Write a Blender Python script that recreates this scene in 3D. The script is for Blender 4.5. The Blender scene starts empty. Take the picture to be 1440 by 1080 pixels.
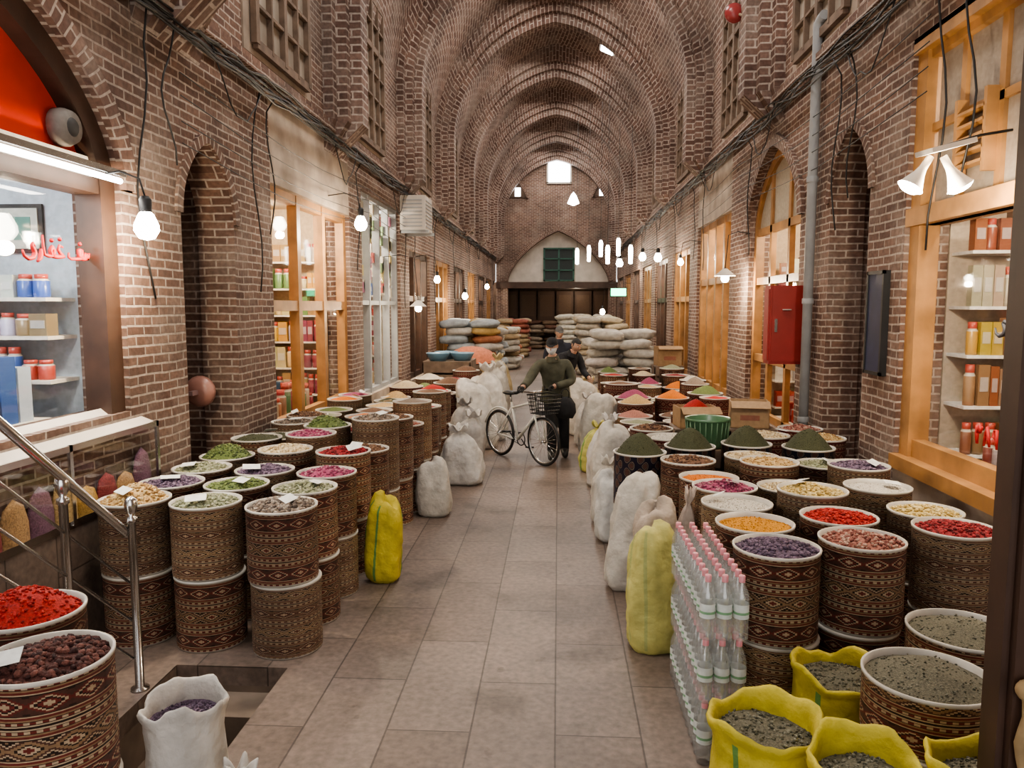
import bpy, math, random
from mathutils import Vector, Matrix, Euler, noise
R = random.Random(11)
scene = bpy.context.scene
W3 = (1, 1, 1)
pi = math.pi

# ------------------------------------------------------------------ materials
def M(nt, op, a, b=None, c=None):
    n = nt.nodes.new('ShaderNodeMath'); n.operation = op
    for i, s in enumerate((a, b, c)):
        if s is None: continue
        if isinstance(s, (int, float)): n.inputs[i].default_value = s
        else: nt.links.new(s, n.inputs[i])
    return n.outputs[0]

def base(name, rough=0.7, metal=0.0, col=(0.5, 0.5, 0.5)):
    m = bpy.data.materials.new(name); m.use_nodes = True
    nt = m.node_tree; b = nt.nodes['Principled BSDF']
    b.inputs['Roughness'].default_value = rough
    b.inputs['Metallic'].default_value = metal
    b.inputs['Base Color'].default_value = (*col, 1)
    return m, nt, b

def mix(nt, fac, a, b, mode='MIX'):
    n = nt.nodes.new('ShaderNodeMix'); n.data_type = 'RGBA'; n.blend_type = mode
    for s, i in ((fac, 0), (a, 6), (b, 7)):
        if isinstance(s, (int, float)): n.inputs[i].default_value = s
        elif isinstance(s, tuple): n.inputs[i].default_value = (*s, 1) if len(s) == 3 else s
        else: nt.links.new(s, n.inputs[i])
    return n.outputs[2]

def ramp(nt, fac, stops, const=False):
    n = nt.nodes.new('ShaderNodeValToRGB')
    if const: n.color_ramp.interpolation = 'CONSTANT'
    e = n.color_ramp.elements
    e.remove(e[1]); e[0].position = 0.0; e[0].color = (*stops[0][1], 1)
    for p, c in stops[1:]:
        q = e.new(p); q.color = (*c, 1)
    e[0].position = stops[0][0]
    nt.links.new(fac, n.inputs[0])
    return n.outputs[0]

def noisetex(nt, scale, detail=3, vec=None):
    n = nt.nodes.new('ShaderNodeTexNoise'); n.inputs['Scale'].default_value = scale
    n.inputs['Detail'].default_value = detail
    if vec is None:
        g = nt.nodes.new('ShaderNodeNewGeometry'); vec = g.outputs['Position']
    nt.links.new(vec, n.inputs['Vector'])
    return n.outputs['Fac']

def bump(nt, bsdf, h, strength=0.4, dist=0.01):
    n = nt.nodes.new('ShaderNodeBump'); n.inputs['Strength'].default_value = strength
    n.inputs['Distance'].default_value = dist
    nt.links.new(h, n.inputs['Height']); nt.links.new(n.outputs[0], bsdf.inputs['Normal'])

def brickmat(name, c1, c2, mortar, bw, rh, ms, swap=False, rough=0.85, dirt=0.5, bstr=0.7, offset=0.5, spots=False, lime=None):
    m, nt, b = base(name, rough)
    uv = nt.nodes.new('ShaderNodeUVMap'); uv.uv_map = 'UVMap'
    vec = uv.outputs[0]
    if swap:
        s = nt.nodes.new('ShaderNodeSeparateXYZ'); nt.links.new(vec, s.inputs[0])
        c = nt.nodes.new('ShaderNodeCombineXYZ')
        nt.links.new(s.outputs[1], c.inputs[0]); nt.links.new(s.outputs[0], c.inputs[1]); vec = c.outputs[0]
    nn = nt.nodes.new('ShaderNodeTexNoise'); nn.inputs['Scale'].default_value = 3.0; nn.inputs['Detail'].default_value = 4
    nt.links.new(vec, nn.inputs['Vector'])
    vm = nt.nodes.new('ShaderNodeVectorMath'); vm.operation = 'MULTIPLY_ADD'
    nt.links.new(nn.outputs['Color'], vm.inputs[0]); vm.inputs[1].default_value = (0.03,) * 3 if not swap else (0.006,) * 3
    nt.links.new(vec, vm.inputs[2])
    t = nt.nodes.new('ShaderNodeTexBrick')
    nt.links.new(vm.outputs[0], t.inputs['Vector'])
    t.offset = offset
    t.inputs['Scale'].default_value = 1
    t.inputs['Brick Width'].default_value = bw
    t.inputs['Row Height'].default_value = rh
    t.inputs['Mortar Size'].default_value = ms
    t.inputs['Mortar Smooth'].default_value = 0.25
    t.inputs['Color1'].default_value = (*c1, 1); t.inputs['Color2'].default_value = (*c2, 1)
    t.inputs['Mortar'].default_value = (*mortar, 1)
    col = t.outputs['Color']
    if lime:
        lf = ramp(nt, noisetex(nt, 1.4, 7), [(0.48, (0, 0, 0)), (0.72, (.55,) * 3)])
        lr = nt.nodes.new('ShaderNodeRGBToBW'); nt.links.new(lf, lr.inputs[0])
        col = mix(nt, lr.outputs[0], col, lime)
    big = noisetex(nt, 0.8, 6)
    dr = ramp(nt, big, [(0.3, (1 - dirt,) * 3), (0.7, (1.15, 1.12, 1.1))])
    col = mix(nt, 1.0, col, dr, 'MULTIPLY')
    fine = noisetex(nt, 24, 4)
    fr = ramp(nt, fine, [(0.3, (0.65,) * 3), (0.7, (1.18,) * 3)])
    col = mix(nt, 0.85, col, fr, 'MULTIPLY')
    if spots:
        st = ramp(nt, noisetex(nt, 1.7, 6), [(0.57, (1, 1, 1)), (0.68, (0.58, 0.56, 0.53))])
        col = mix(nt, 0.8, col, st, 'MULTIPLY')
        st = ramp(nt, noisetex(nt, 7, 4), [(0.66, (1, 1, 1)), (0.72, (0.55, 0.53, 0.5))])
        col = mix(nt, 0.7, col, st, 'MULTIPLY')
        b.inputs['Roughness'].default_value = 0.5
    nt.links.new(col, b.inputs['Base Color'])
    inv = M(nt, 'SUBTRACT', 1.0, t.outputs['Fac'])
    h = M(nt, 'ADD', inv, M(nt, 'MULTIPLY', fine, 0.6))
    bump(nt, b, h, bstr, 0.012)
    return m

def plain(name, col, rough=0.6, metal=0.0, nscale=6, var=0.25, bstr=0.0):
    m, nt, b = base(name, rough, metal)
    n = noisetex(nt, nscale, 5)
    lo = tuple(c * (1 - var) for c in col); hi = tuple(min(1, c * (1 + var)) for c in col)
    nt.links.new(ramp(nt, n, [(0.3, lo), (0.7, hi)]), b.inputs['Base Color'])
    if bstr: bump(nt, b, noisetex(nt, nscale * 6, 4), bstr, 0.01)
    return m

def painted(name, rough=0.6, var=0.2, nscale=25, bstr=0.0, metal=0, bd=0.006):
    m, nt, b = base(name, rough, metal)
    a = nt.nodes.new('ShaderNodeAttribute'); a.attribute_name = 'Col'
    n = noisetex(nt, nscale, 3)
    r = ramp(nt, n, [(0.3, (1 - var,) * 3), (0.7, (1 + var * 0.6,) * 3)])
    nt.links.new(mix(nt, 1.0, a.outputs['Color'], r, 'MULTIPLY'), b.inputs['Base Color'])
    if bstr: bump(nt, b, noisetex(nt, nscale * 1.6, 5), bstr, bd)
    return m

def emis(name, col, strength, sample=False):
    m = bpy.data.materials.new(name); m.use_nodes = True
    nt = m.node_tree; nt.nodes.clear()
    e = nt.nodes.new('ShaderNodeEmission'); e.inputs[0].default_value = (*col, 1); e.inputs[1].default_value = strength
    o = nt.nodes.new('ShaderNodeOutputMaterial'); nt.links.new(e.outputs[0], o.inputs[0])
    if not sample:
        try: m.cycles.emission_sampling = 'NONE'
        except Exception: pass
    return m

def glassmat(name, tint=(1, 1, 1), gl=0.09, rough=0.03, milk=0.0):
    m = bpy.data.materials.new(name); m.use_nodes = True
    nt = m.node_tree; nt.nodes.clear()
    t = nt.nodes.new('ShaderNodeBsdfTransparent'); t.inputs[0].default_value = (*tint, 1)
    src = t.outputs[0]
    if milk:
        d = nt.nodes.new('ShaderNodeBsdfDiffuse'); d.inputs[0].default_value = (.85, .88, .88, 1)
        f0 = nt.nodes.new('ShaderNodeMixShader'); f0.inputs[0].default_value = milk
        nt.links.new(src, f0.inputs[1]); nt.links.new(d.outputs[0], f0.inputs[2]); src = f0.outputs[0]
    g = nt.nodes.new('ShaderNodeBsdfGlossy'); g.inputs['Roughness'].default_value = rough
    f = nt.nodes.new('ShaderNodeMixShader'); f.inputs[0].default_value = gl
    o = nt.nodes.new('ShaderNodeOutputMaterial')
    nt.links.new(src, f.inputs[1]); nt.links.new(g.outputs[0], f.inputs[2]); nt.links.new(f.outputs[0], o.inputs[0])
    return m

def drummat(name, pal, N=9, P=0.153, damask=False):
    dark, red, cream, tan, mid = pal
    m, nt, b = base(name, 0.55)
    uv = nt.nodes.new('ShaderNodeUVMap'); uv.uv_map = 'UVMap'
    s = nt.nodes.new('ShaderNodeSeparateXYZ'); nt.links.new(uv.outputs[0], s.inputs[0])
    U, V = s.outputs[0], s.outputs[1]
    tt = M(nt, 'DIVIDE', V, P); t = M(nt, 'FRACT', tt); row = M(nt, 'FLOOR', tt)
    alt = M(nt, 'MODULO', row, 2.0)
    U2 = M(nt, 'ADD', M(nt, 'MULTIPLY', U, float(N)), M(nt, 'MULTIPLY', alt, 0.5))
    dx = M(nt, 'MULTIPLY', M(nt, 'ABSOLUTE', M(nt, 'SUBTRACT', M(nt, 'FRACT', U2), 0.5)), 2.0)
    e = M(nt, 'DIVIDE', M(nt, 'ABSOLUTE', M(nt, 'SUBTRACT', t, 0.5)), 0.21)
    dq = M(nt, 'DIVIDE', M(nt, 'FLOOR', M(nt, 'MULTIPLY', dx, 12.0)), 12.0)
    eq = M(nt, 'DIVIDE', M(nt, 'FLOOR', M(nt, 'MULTIPLY', e, 6.0)), 6.0)
    q = M(nt, 'MULTIPLY', M(nt, 'ADD', dq, eq), 0.5)
    A = ramp(nt, q, [(0, cream), (0.10, red), (0.22, dark), (0.30, cream), (0.40, red), (0.52, mid), (0.80, dark)], True)
    Bc = ramp(nt, q, [(0, red), (0.12, cream), (0.24, dark), (0.30, tan), (0.46, mid), (0.60, cream), (0.68, dark), (0.85, tan)], True)
    dia = mix(nt, alt, A, Bc)
    zz = M(nt, 'GREATER_THAN', M(nt, 'FRACT', M(nt, 'MULTIPLY', U, 36.0)), 0.5)
    k1 = [(0, dark), (0.03, cream), (0.06, dark), (0.075, 'z'), (0.13, dark), (0.145, tan), (0.185, red), (0.235, cream), (0.265, dark), (0.28, mid),
          (0.71, dark), (0.735, cream), (0.765, red), (0.815, tan), (0.855, dark), (0.87, 'z'), (0.93, dark), (0.945, cream), (0.98, dark)]
    s1 = ramp(nt, t, [(p, red if c == 'z' else c) for p, c in k1], True)
    s2 = ramp(nt, t, [(p, cream if c == 'z' else c) for p, c in k1], True)
    st = mix(nt, zz, s1, s2)
    inside = M(nt, 'LESS_THAN', e, 1.0)
    col = mix(nt, inside, st, dia)
    if damask:
        a2 = M(nt, 'ADD', M(nt, 'SINE', M(nt, 'MULTIPLY', U, 75.0)), M(nt, 'SINE', M(nt, 'MULTIPLY', V, 55.0)))
        a3 = M(nt, 'ABSOLUTE', M(nt, 'MULTIPLY', a2, M(nt, 'COSINE', M(nt, 'MULTIPLY', U, 37.7))))
        col = ramp(nt, a3, [(0, dark), (0.45, cream), (0.62, dark), (0.95, cream), (1.0, red)], True)
    oi = nt.nodes.new('ShaderNodeObjectInfo')
    tone = ramp(nt, oi.outputs['Random'], [(0, (0.72, 0.66, 0.62)), (0.5, (1.0, 0.98, 0.95)), (1, (1.2, 1.1, 0.98))])
    col = mix(nt, 1.0, col, tone, 'MULTIPLY')
    n = noisetex(nt, 60, 3)
    col = mix(nt, 0.5, col, ramp(nt, n, [(0.35, (0.7,) * 3), (0.65, (1.15,) * 3)]), 'MULTIPLY')
    nt.links.new(col, b.inputs['Base Color'])
    return m

brick = brickmat('brick_wall', (0.130, 0.070, 0.052), (0.235, 0.140, 0.103), (0.47, 0.39, 0.33), 0.23, 0.072, 0.0095, dirt=0.42, lime=(.40, .33, .28))
brickv = brickmat('brick_vault', (0.125, 0.070, 0.055), (0.235, 0.15, 0.12), (0.47, 0.395, 0.345), 0.27, 0.10, 0.0135, dirt=0.4, lime=(.36, .30, .26))
stone = brickmat('floor_stone', (0.165, 0.126, 0.104), (0.225, 0.178, 0.150), (0.085, 0.066, 0.055), 1.05, 0.43, 0.0055, swap=True, dirt=0.33, bstr=0.35, spots=True)
plaster = plain('plaster', (0.38, 0.31, 0.25), 0.9, nscale=2.5, var=0.35, bstr=0.3)
white_pl = plain('white_plaster', (0.58, 0.53, 0.47), 0.9, nscale=2, var=0.18)
wood = plain('honey_wood', (0.37, 0.19, 0.07), 0.45, nscale=4, var=0.3)
darkwood = plain('dark_wood', (0.055, 0.028, 0.018), 0.5, nscale=5, var=0.3)
oldwood = plain('old_wood', (0.17, 0.12, 0.088), 0.8, nscale=6, var=0.3, bstr=0.3)
dustglass = plain('dusty_glass', (0.33, 0.29, 0.245), 0.35, nscale=1.6, var=0.35)
steel = plain('stainless_steel', (0.62, 0.62, 0.62), 0.22, 1.0, var=0.05)
greypaint = plain('grey_paint', (0.30, 0.31, 0.32), 0.5, var=0.1)
black = plain('black_plastic', (0.012, 0.012, 0.013), 0.5, var=0.3)
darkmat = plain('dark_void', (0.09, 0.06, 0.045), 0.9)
redpaint = plain('red_paint', (0.30, 0.028, 0.022), 0.45, var=0.1)
redglass = plain('red_panel', (0.60, 0.04, 0.015), 0.3, var=0.2, nscale=1.5)
bluepaint = plain('navy_board', (0.012, 0.018, 0.06), 0.5)
paint = painted('painted', 0.6, 0.15)
gloss = painted('painted_gloss', 0.3, 0.05)
spice = painted('spice', 0.85, 0.45, 90, 0.8)
herb = painted('herb', 0.95, 0.5, 140, 1.0)
cloth = painted('cloth', 0.9, 0.2, 18, 0.4)
woven = painted('woven_sack', 0.72, 0.25, 9, 0.7, bd=0.025)
rimm = plain('drum_rim', (0.48, 0.45, 0.40), 0.4, var=0.2)
glass = glassmat('glass', gl=.06)
clearpl = glassmat('clear_plastic', (0.985, 0.99, 0.99), 0.16, 0.12, milk=.13)
bulbm = emis('bulb_glow', (1.0, 0.90, 0.74), 30)
tubem = emis('tube_glow', (1.0, 0.95, 0.85), 9)
skym = emis('skylight_pane', (0.93, 0.97, 1.0), 7)
kilim1 = drummat('drum_kilim', ((0.028, 0.017, 0.014), (0.17, 0.036, 0.03), (0.52, 0.42, 0.30), (0.30, 0.20, 0.12), (0.095, 0.045, 0.035)), N=10)
kilim2 = drummat('drum_kilim_light', ((0.04, 0.025, 0.02), (0.15, 0.06, 0.045), (0.54, 0.45, 0.33), (0.42, 0.31, 0.20), (0.22, 0.145, 0.095)), N=9, P=0.115)
damask = drummat('drum_damask', ((0.012, 0.012, 0.035), (0.12, 0.06, 0.05), (0.36, 0.30, 0.22), (0.2, 0.15, 0.1), (0.05, 0.04, 0.06)), damask=True)
maroon = drummat('drum_maroon', ((0.07, 0.014, 0.014), (0.17, 0.03, 0.03), (0.40, 0.30, 0.22), (0.13, 0.025, 0.025), (0.09, 0.015, 0.015)), N=14, P=0.2)

# ------------------------------------------------------------------ mesh builder
_t = (1 + 5 ** 0.5) / 2
ICO = [Vector(p).normalized() for p in [(-1, _t, 0), (1, _t, 0), (-1, -_t, 0), (1, -_t, 0), (0, -1, _t), (0, 1, _t), (0, -1, -_t), (0, 1, -_t), (_t, 0, -1), (_t, 0, 1), (-_t, 0, -1), (-_t, 0, 1)]]
ICF = [(0, 11, 5), (0, 5, 1), (0, 1, 7), (0, 7, 10), (0, 10, 11), (1, 5, 9), (5, 11, 4), (11, 10, 2), (10, 7, 6), (7, 1, 8), (3, 9, 4), (3, 4, 2), (3, 2, 6), (3, 6, 8), (3, 8, 9), (4, 9, 5), (2, 4, 11), (6, 2, 10), (8, 6, 7), (9, 8, 1)]

class MB:
    def __init__(s):
        s.v = []; s.f = []; s.m = []; s.uv = []; s.c = []; s.sm = []; s.M = Matrix.Identity(4); s.id = True
    def setM(s, m): s.M = m; s.id = False
    def av(s, p):
        s.v.append(tuple(p) if s.id else tuple(s.M @ Vector(p))); return len(s.v) - 1
    def face(s, idx, mat=0, col=W3, uv=None, smooth=False):
        s.f.append(tuple(idx)); s.m.append(mat); s.c.append(col); s.uv.append(uv); s.sm.append(smooth)
    def box(s, x0, x1, y0, y1, z0, z1, mat=0, col=W3):
        i = [s.av(p) for p in ((x0, y0, z0), (x1, y0, z0), (x1, y1, z0), (x0, y1, z0), (x0, y0, z1), (x1, y0, z1), (x1, y1, z1), (x0, y1, z1))]
        for f in ((0, 3, 2, 1), (4, 5, 6, 7), (0, 1, 5, 4), (1, 2, 6, 5), (2, 3, 7, 6), (3, 0, 4, 7)):
            s.face([i[k] for k in f], mat, col)
    def obox(s, c, size, rot=(0, 0, 0), mat=0, col=W3):
        old, oid = s.M, s.id
        s.setM(old @ Matrix.Translation(c) @ Euler(rot).to_matrix().to_4x4())
        a, b, d = size[0] / 2, size[1] / 2, size[2] / 2
        s.box(-a, a, -b, b, -d, d, mat, col); s.M, s.id = old, oid
    def cyl(s, p0, p1, r0, r1=None, n=10, mat=0, col=W3, cap=True):
        s.tube([p0, p1], [r0, r0 if r1 is None else r1], n, mat, col, cap)
    def tube(s, pts, r, n=6, mat=0, col=W3, cap=True, closed=False):
        pts = [Vector(p) for p in pts]; L = len(pts)
        rr = r if isinstance(r, (list, tuple)) else [r] * L
        rings = []
        d0 = (pts[1] - pts[0]).normalized()
        up = Vector((0, 0, 1)) if abs(d0.z) < 0.9 else Vector((1, 0, 0))
        a = d0.cross(up).normalized()
        for i in range(L):
            if closed: d = (pts[(i + 1) % L] - pts[i - 1]).normalized()
            elif i == 0: d = d0
            elif i == L - 1: d = (pts[-1] - pts[-2]).normalized()
            else: d = (pts[i + 1] - pts[i - 1]).normalized()
            a = (a - d * a.dot(d))
            a = a.normalized() if a.length > 1e-6 else d.orthogonal().normalized()
            b = d.cross(a)
            rings.append([s.av(pts[i] + (a * math.cos(2 * pi * k / n) + b * math.sin(2 * pi * k / n)) * rr[i]) for k in range(n)])
        for i in range(L if closed else L - 1):
            A, B = rings[i], rings[(i + 1) % L]
            for k in range(n):
                s.face((A[k], A[(k + 1) % n], B[(k + 1) % n], B[k]), mat, col, None, True)
        if cap and not closed:
            s.face(rings[0][::-1], mat, col); s.face(rings[-1], mat, col)
    def lathe(s, prof, n=24, mat=0, col=W3, c=(0, 0, 0), mats=None, fn=None, cols=None, smooth=True):
        rings = []
        for j, (r, z) in enumerate(prof):
            if r < 1e-6: rings.append([s.av((c[0], c[1], c[2] + z))]); continue
            ring = []
            for k in range(n):
                a = 2 * pi * k / n
                p = Vector((r * math.cos(a), r * math.sin(a), z))
                if fn: p = fn(p, a, j)
                ring.append(s.av((c[0] + p[0], c[1] + p[1], c[2] + p[2])))
            rings.append(ring)
        for j in range(len(prof) - 1):
            A, B = rings[j], rings[j + 1]
            mt = mats[j] if mats else mat; cc = cols[j] if cols else col
            z0, z1 = prof[j][1], prof[j + 1][1]
            for k in range(n):
                k2 = (k + 1) % n
                if len(A) == 1 and len(B) == 1: continue
                if len(A) == 1: s.face((A[0], B[k2], B[k]), mt, cc, None, smooth)
                elif len(B) == 1: s.face((A[k], A[k2], B[0]), mt, cc, None, smooth)
                else:
                    s.face((A[k], A[k2], B[k2], B[k]), mt, cc, [(k / n, z0), ((k + 1) / n, z0), ((k + 1) / n, z1), (k / n, z1)], smooth)
    def sphere(s, c, r, mat=0, col=W3, n=12, m=8, sc=(1, 1, 1)):
        old, oid = s.M, s.id
        s.setM(old @ Matrix.Translation(c) @ Matrix.Diagonal((*sc, 1)))
        s.lathe([(r * math.sin(pi * j / m) if 0 < j < m else 0, -r * math.cos(pi * j / m)) for j in range(m + 1)], n, mat, col)
        s.M, s.id = old, oid
    def ico(s, c, sc, rot, mat, col):
        ca, sa = math.cos(rot), math.sin(rot)
        b = len(s.v)
        for p in ICO:
            x, y, z = p.x * sc[0], p.y * sc[1], p.z * sc[2]
            y, z = y * ca - z * sa, y * sa + z * ca
            x, y = x * sa - y * ca, x * ca + y * sa
            s.av((c[0] + x, c[1] + y, c[2] + z))
        for f in ICF: s.face((b + f[0], b + f[1], b + f[2]), mat, col, None, True)
    def prism(s, poly, axis, a0, a1, mat=0, col=W3):
        P = (lambda u, z, a: (a, u, z)) if axis == 'x' else (lambda u, z, a: (u, a, z))
        A = [s.av(P(u, z, a0)) for u, z in poly]; B = [s.av(P(u, z, a1)) for u, z in poly]
        s.face(A, mat, col); s.face(B[::-1], mat, col)
        n = len(poly)
        for i in range(n): s.face((A[i], A[(i + 1) % n], B[(i + 1) % n], B[i]), mat, col)
    def band(s, outer, inner, axis, a0, a1, mat=0, col=W3):
        P = (lambda u, z, a: (a, u, z)) if axis == 'x' else (lambda u, z, a: (u, a, z))
        L = 0
        for i in range(len(outer) - 1):
            o0, o1, i0, i1 = outer[i], outer[i + 1], inner[i], inner[i + 1]
            d = math.hypot(i1[0] - i0[0], i1[1] - i0[1]); w = math.hypot(o0[0] - i0[0], o0[1] - i0[1])
            for a in (a0, a1):
                s.face([s.av(P(*p, a)) for p in (o0, o1, i1, i0)], mat, col, [(w, L), (w, L + d), (0, L + d), (0, L)])
            s.face([s.av(p) for p in (P(*i0, a0), P(*i1, a0), P(*i1, a1), P(*i0, a1))], mat, col, [(a0, L), (a0, L + d), (a1, L + d), (a1, L)])
            s.face([s.av(p) for p in (P(*o0, a0), P(*o1, a0), P(*o1, a1), P(*o0, a1))], mat, col, [(a0, L), (a0, L + d), (a1, L + d), (a1, L)])
            L += d
    def build(s, name, mats, loc=(0, 0, 0), parent=None, rz=0):
        me = bpy.data.meshes.new(name); me.from_pydata(s.v, [], s.f); me.update()
        for m in mats: me.materials.append(m)
        me.polygons.foreach_set('material_index', s.m)
        me.polygons.foreach_set('use_smooth', s.sm)
        ul = me.uv_layers.new(name='UVMap')
        uvs = []; cols = []
        for p, uv, c in zip(me.polygons, s.uv, s.c):
            nn = p.normal
            ax, ay, az = abs(nn.x), abs(nn.y), abs(nn.z)
            for k, vi in enumerate(s.f[p.index]):
                if uv: uvs += uv[k]
                else:
                    v = s.v[vi]
                    if az >= ax and az >= ay: uvs += (v[0], v[1])
                    elif ax >= ay: uvs += (v[1], v[2])
                    else: uvs += (v[0], v[2])
                cols += (c[0], c[1], c[2], 1)
        ul.data.foreach_set('uv', uvs)
        ca = me.color_attributes.new('Col', 'FLOAT_COLOR', 'CORNER'); ca.data.foreach_set('color', cols)
        o = bpy.data.objects.new(name, me); scene.collection.objects.link(o)
        o.location = loc; o.rotation_euler = (0, 0, rz)
        if parent: o.parent = parent
        return o

def empty(name, loc=(0, 0, 0)):
    e = bpy.data.objects.new(name, None); scene.collection.objects.link(e); e.location = loc; e.empty_display_size = 0.1
    return e

def light(name, kind, loc, energy, col, size=0.1, parent=None, rot=(0, 0, 0), sizey=None):
    l = bpy.data.lights.new(name, kind); l.energy = energy; l.color = col
    if kind == 'AREA':
        l.size = size
        if sizey: l.shape = 'RECTANGLE'; l.size_y = sizey
    else: l.shadow_soft_size = size
    o = bpy.data.objects.new(name, l); scene.collection.objects.link(o); o.location = loc; o.rotation_euler = rot
    if parent: o.parent = parent
    return o

# ------------------------------------------------------------------ dimensions
XL, XR = -3.05, 2.8
CL, CR = 4.35, 4.65
XC = (XL + XR) / 2; HW = (XR - XL) / 2
YE = 37.8
SPR = 6.3

def archpts(c, hw, zs, za, n=12, p=1.35, e=0.52):
    out = []
    for k in range(2 * n + 1):
        x = math.cos(pi * k / (2 * n))
        out.append((c + hw * x, zs + (za - zs) * max(0, 1 - abs(x) ** p) ** e))
    return out
def vf(x):
    x = abs(x); return .86 * max(0, 1 - x ** 1.95) ** .5 + .14 * (1 - x)
def vaultpts(c, hw, zs, za, n=18):
    return [(c + hw * math.cos(pi * k / (2 * n)), zs + (za - zs) * vf(math.cos(pi * k / (2 * n)))) for k in range(2 * n + 1)]

HX0, HX1, HY0, HY1 = -2.28, -1.60, 3.15, 4.30
mb = MB()
def fl(x0, x1, y0, y1): mb.box(x0, x1, y0, y1, -0.12, 0, 0)
fl(-5.2, HX0, -3, 41); fl(HX1, 5.0, -3, 41); fl(HX0, HX1, -3, HY0); fl(HX0, HX1, HY1, 41)
mb.build('floor', [stone])
mb = MB()
mb.box(HX0 - .1, HX0, HY0, HY1, -1.2, -0.12, 0); mb.box(HX1, HX1 + .1, HY0, HY1, -1.2, -0.12, 0)
mb.box(HX0, HX1, HY1, HY1 + .1, -1.2, -0.12, 0); mb.box(HX0, HX1, HY0 - .1, HY0, -1.2, -0.12, 0)
mb.box(HX0, HX1, HY0, HY1, -1.25, -1.2, 0)
for i in range(4): mb.box(HX0, HX1, HY1 - .28 * (i + 1), HY1 - .28 * i, -1.2, -0.16 - 0.2 * i, 0)
mb.build('cellar_stairs', [plain('cellar_stone', (0.17, 0.13, 0.10), 0.8, nscale=5)])

# ------------------------------------------------------------------ walls
winN = [0]
def wname():
    winN[0] += 1; return 'window_%d' % winN[0]

def wall_side(side, X, top, segs):
    mb = MB()
    xa, xb = (X - .35, X) if side < 0 else (X, X + .35)
    for y0, y1, ty, p in segs:
        if ty == 'pier': mb.box(xa, xb, y0, y1, 0, top, 0)
        elif ty == 'shop':
            sill, zt, mat = p
            mb.box(xa, xb, y0, y1, 0, sill, 1); mb.box(xa, xb, y0, y1, zt, top, mat)
        elif ty == 'arch':
            sill, zs, za = p
            niche = sill == 0 and y1 - y0 < 1.6
            if sill: mb.box(xa, xb, y0, y1, 0, sill, 0)
            c = (y0 + y1) / 2; hw = (y1 - y0) / 2 - .04
            pts = archpts(c, hw, zs, za)
            mb.prism([(y0, sill), (y0, top), (y1, top), (y1, sill), (c + hw, sill)] + pts + [(c - hw, sill)], 'x', xa, xb, 0)
            pr = .025 if niche else .05; ww = .10 if niche else .16
            xo = (X, X + pr) if side < 0 else (X - pr, X)
            out = archpts(c, hw + ww, zs, za + ww)
            mb.band(out, pts, 'x', xo[0], xo[1], 0)
            if niche:
                xx = (X - .8, X - .7) if side < 0 else (X + .7, X + .8)
                mb.box(xx[0], xx[1], y0 - .1, y1 + .1, 0, top, 0)
                s0, s1 = (X - .7, X - .35) if side < 0 else (X + .35, X + .7)
                mb.box(s0, s1, y0 - .1, y0, 0, top, 0); mb.box(s0, s1, y1, y1 + .1, 0, top, 0); mb.box(s0, s1, y0, y1, p[2] + .1, top, 0)
    mb.box(xa, xb, -3, YE, top, 9.2, 0)
    return mb.build('wall_left' if side < 0 else 'wall_right', [brick, plaster])

L = [(-3, 2.3, 'pier', 0), (2.3, 5.32, 'arch', (1.40, 2.95, 4.12)), (5.32, 6.1, 'pier', 0), (6.1, 7.2, 'arch', (0, 2.9, 3.55)),
     (7.2, 8.12, 'pier', 0), (8.12, 11.2, 'shop', (.75, 3.45, 1)), (11.2, 11.9, 'pier', 0), (11.9, 14.8, 'shop', (.7, 3.95, 0)), (14.8, 15.7, 'pier', 0)]
y = 15.7
while y < YE - .5:
    L.append((y, min(y + 2.5, YE - .3), 'shop', (.6, 3.3, 0))); y += 2.5
    if y < YE: L.append((y, min(y + .9, YE), 'pier', 0))
    y += .9
wall_side(-1, XL, CL, L)
Rr = [(-3, 2.9, 'pier', 0), (2.9, 6.5, 'shop', (.9, 4.2, 0)), (6.5, 7.2, 'pier', 0), (7.2, 8.3, 'arch', (0, 3.2, 3.85)), (8.3, 9.2, 'pier', 0),
      (9.2, 11.7, 'arch', (.55, 3.2, 4.22)), (11.7, 12.9, 'pier', 0), (12.9, 15.9, 'shop', (.6, 3.7, 1)), (15.9, 16.8, 'pier', 0)]
y = 16.8
while y < YE - .5:
    Rr.append((y, min(y + 2.5, YE - .3), 'shop', (.6, 3.4, 0))); y += 2.5
    if y < YE: Rr.append((y, min(y + .9, YE), 'pier', 0))
    y += .9
wall_side(1, XR, CR, Rr)

for nm, X, C, sg in (('trim_1', XL, CL, 1), ('trim_2', XR, CR, -1)):
    mb = MB()
    for dz, pr in ((-.02, .06), (.07, .11), (.16, .06)):
        x0, x1 = sorted((X, X + sg * pr)); mb.box(x0, x1, -3, YE, C + dz, C + dz + .07, 0)
    mb.build(nm, [brick])

rings = [-3.05, 1.5, 6.05, 10.6, 15.2, 19.75, 24.3, 28.85, 33.4, 37.6]
tn = 3
for ry in rings:
    mb = MB()
    for inn, th, ap in ((.42, .34, 9.05), (.27, .68, 9.26), (.13, 1.05, 9.46)):
        hwi = HW - inn
        ins = vaultpts(XC, hwi, SPR, ap); out = vaultpts(XC, HW + .02, SPR, ap + .8)
        ins = [(XC + hwi, CR + .22)] + ins + [(XC - hwi, CL + .22)]
        out = [(XC + HW + .02, CR + .22)] + out + [(XC - HW - .02, CL + .22)]
        mb.band(out, ins, 'y', ry - th / 2, ry + th / 2, 0)
        for sgn, C in ((1, CR), (-1, CL)):
            mb.prism([(XC + sgn * HW, C + .22), (XC + sgn * hwi, C + .22), (XC + sgn * HW, C - .18)], 'y', ry - th / 2, ry + th / 2, 0)
    mb.build('trim_%d' % tn, [brickv]); tn += 1

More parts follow.
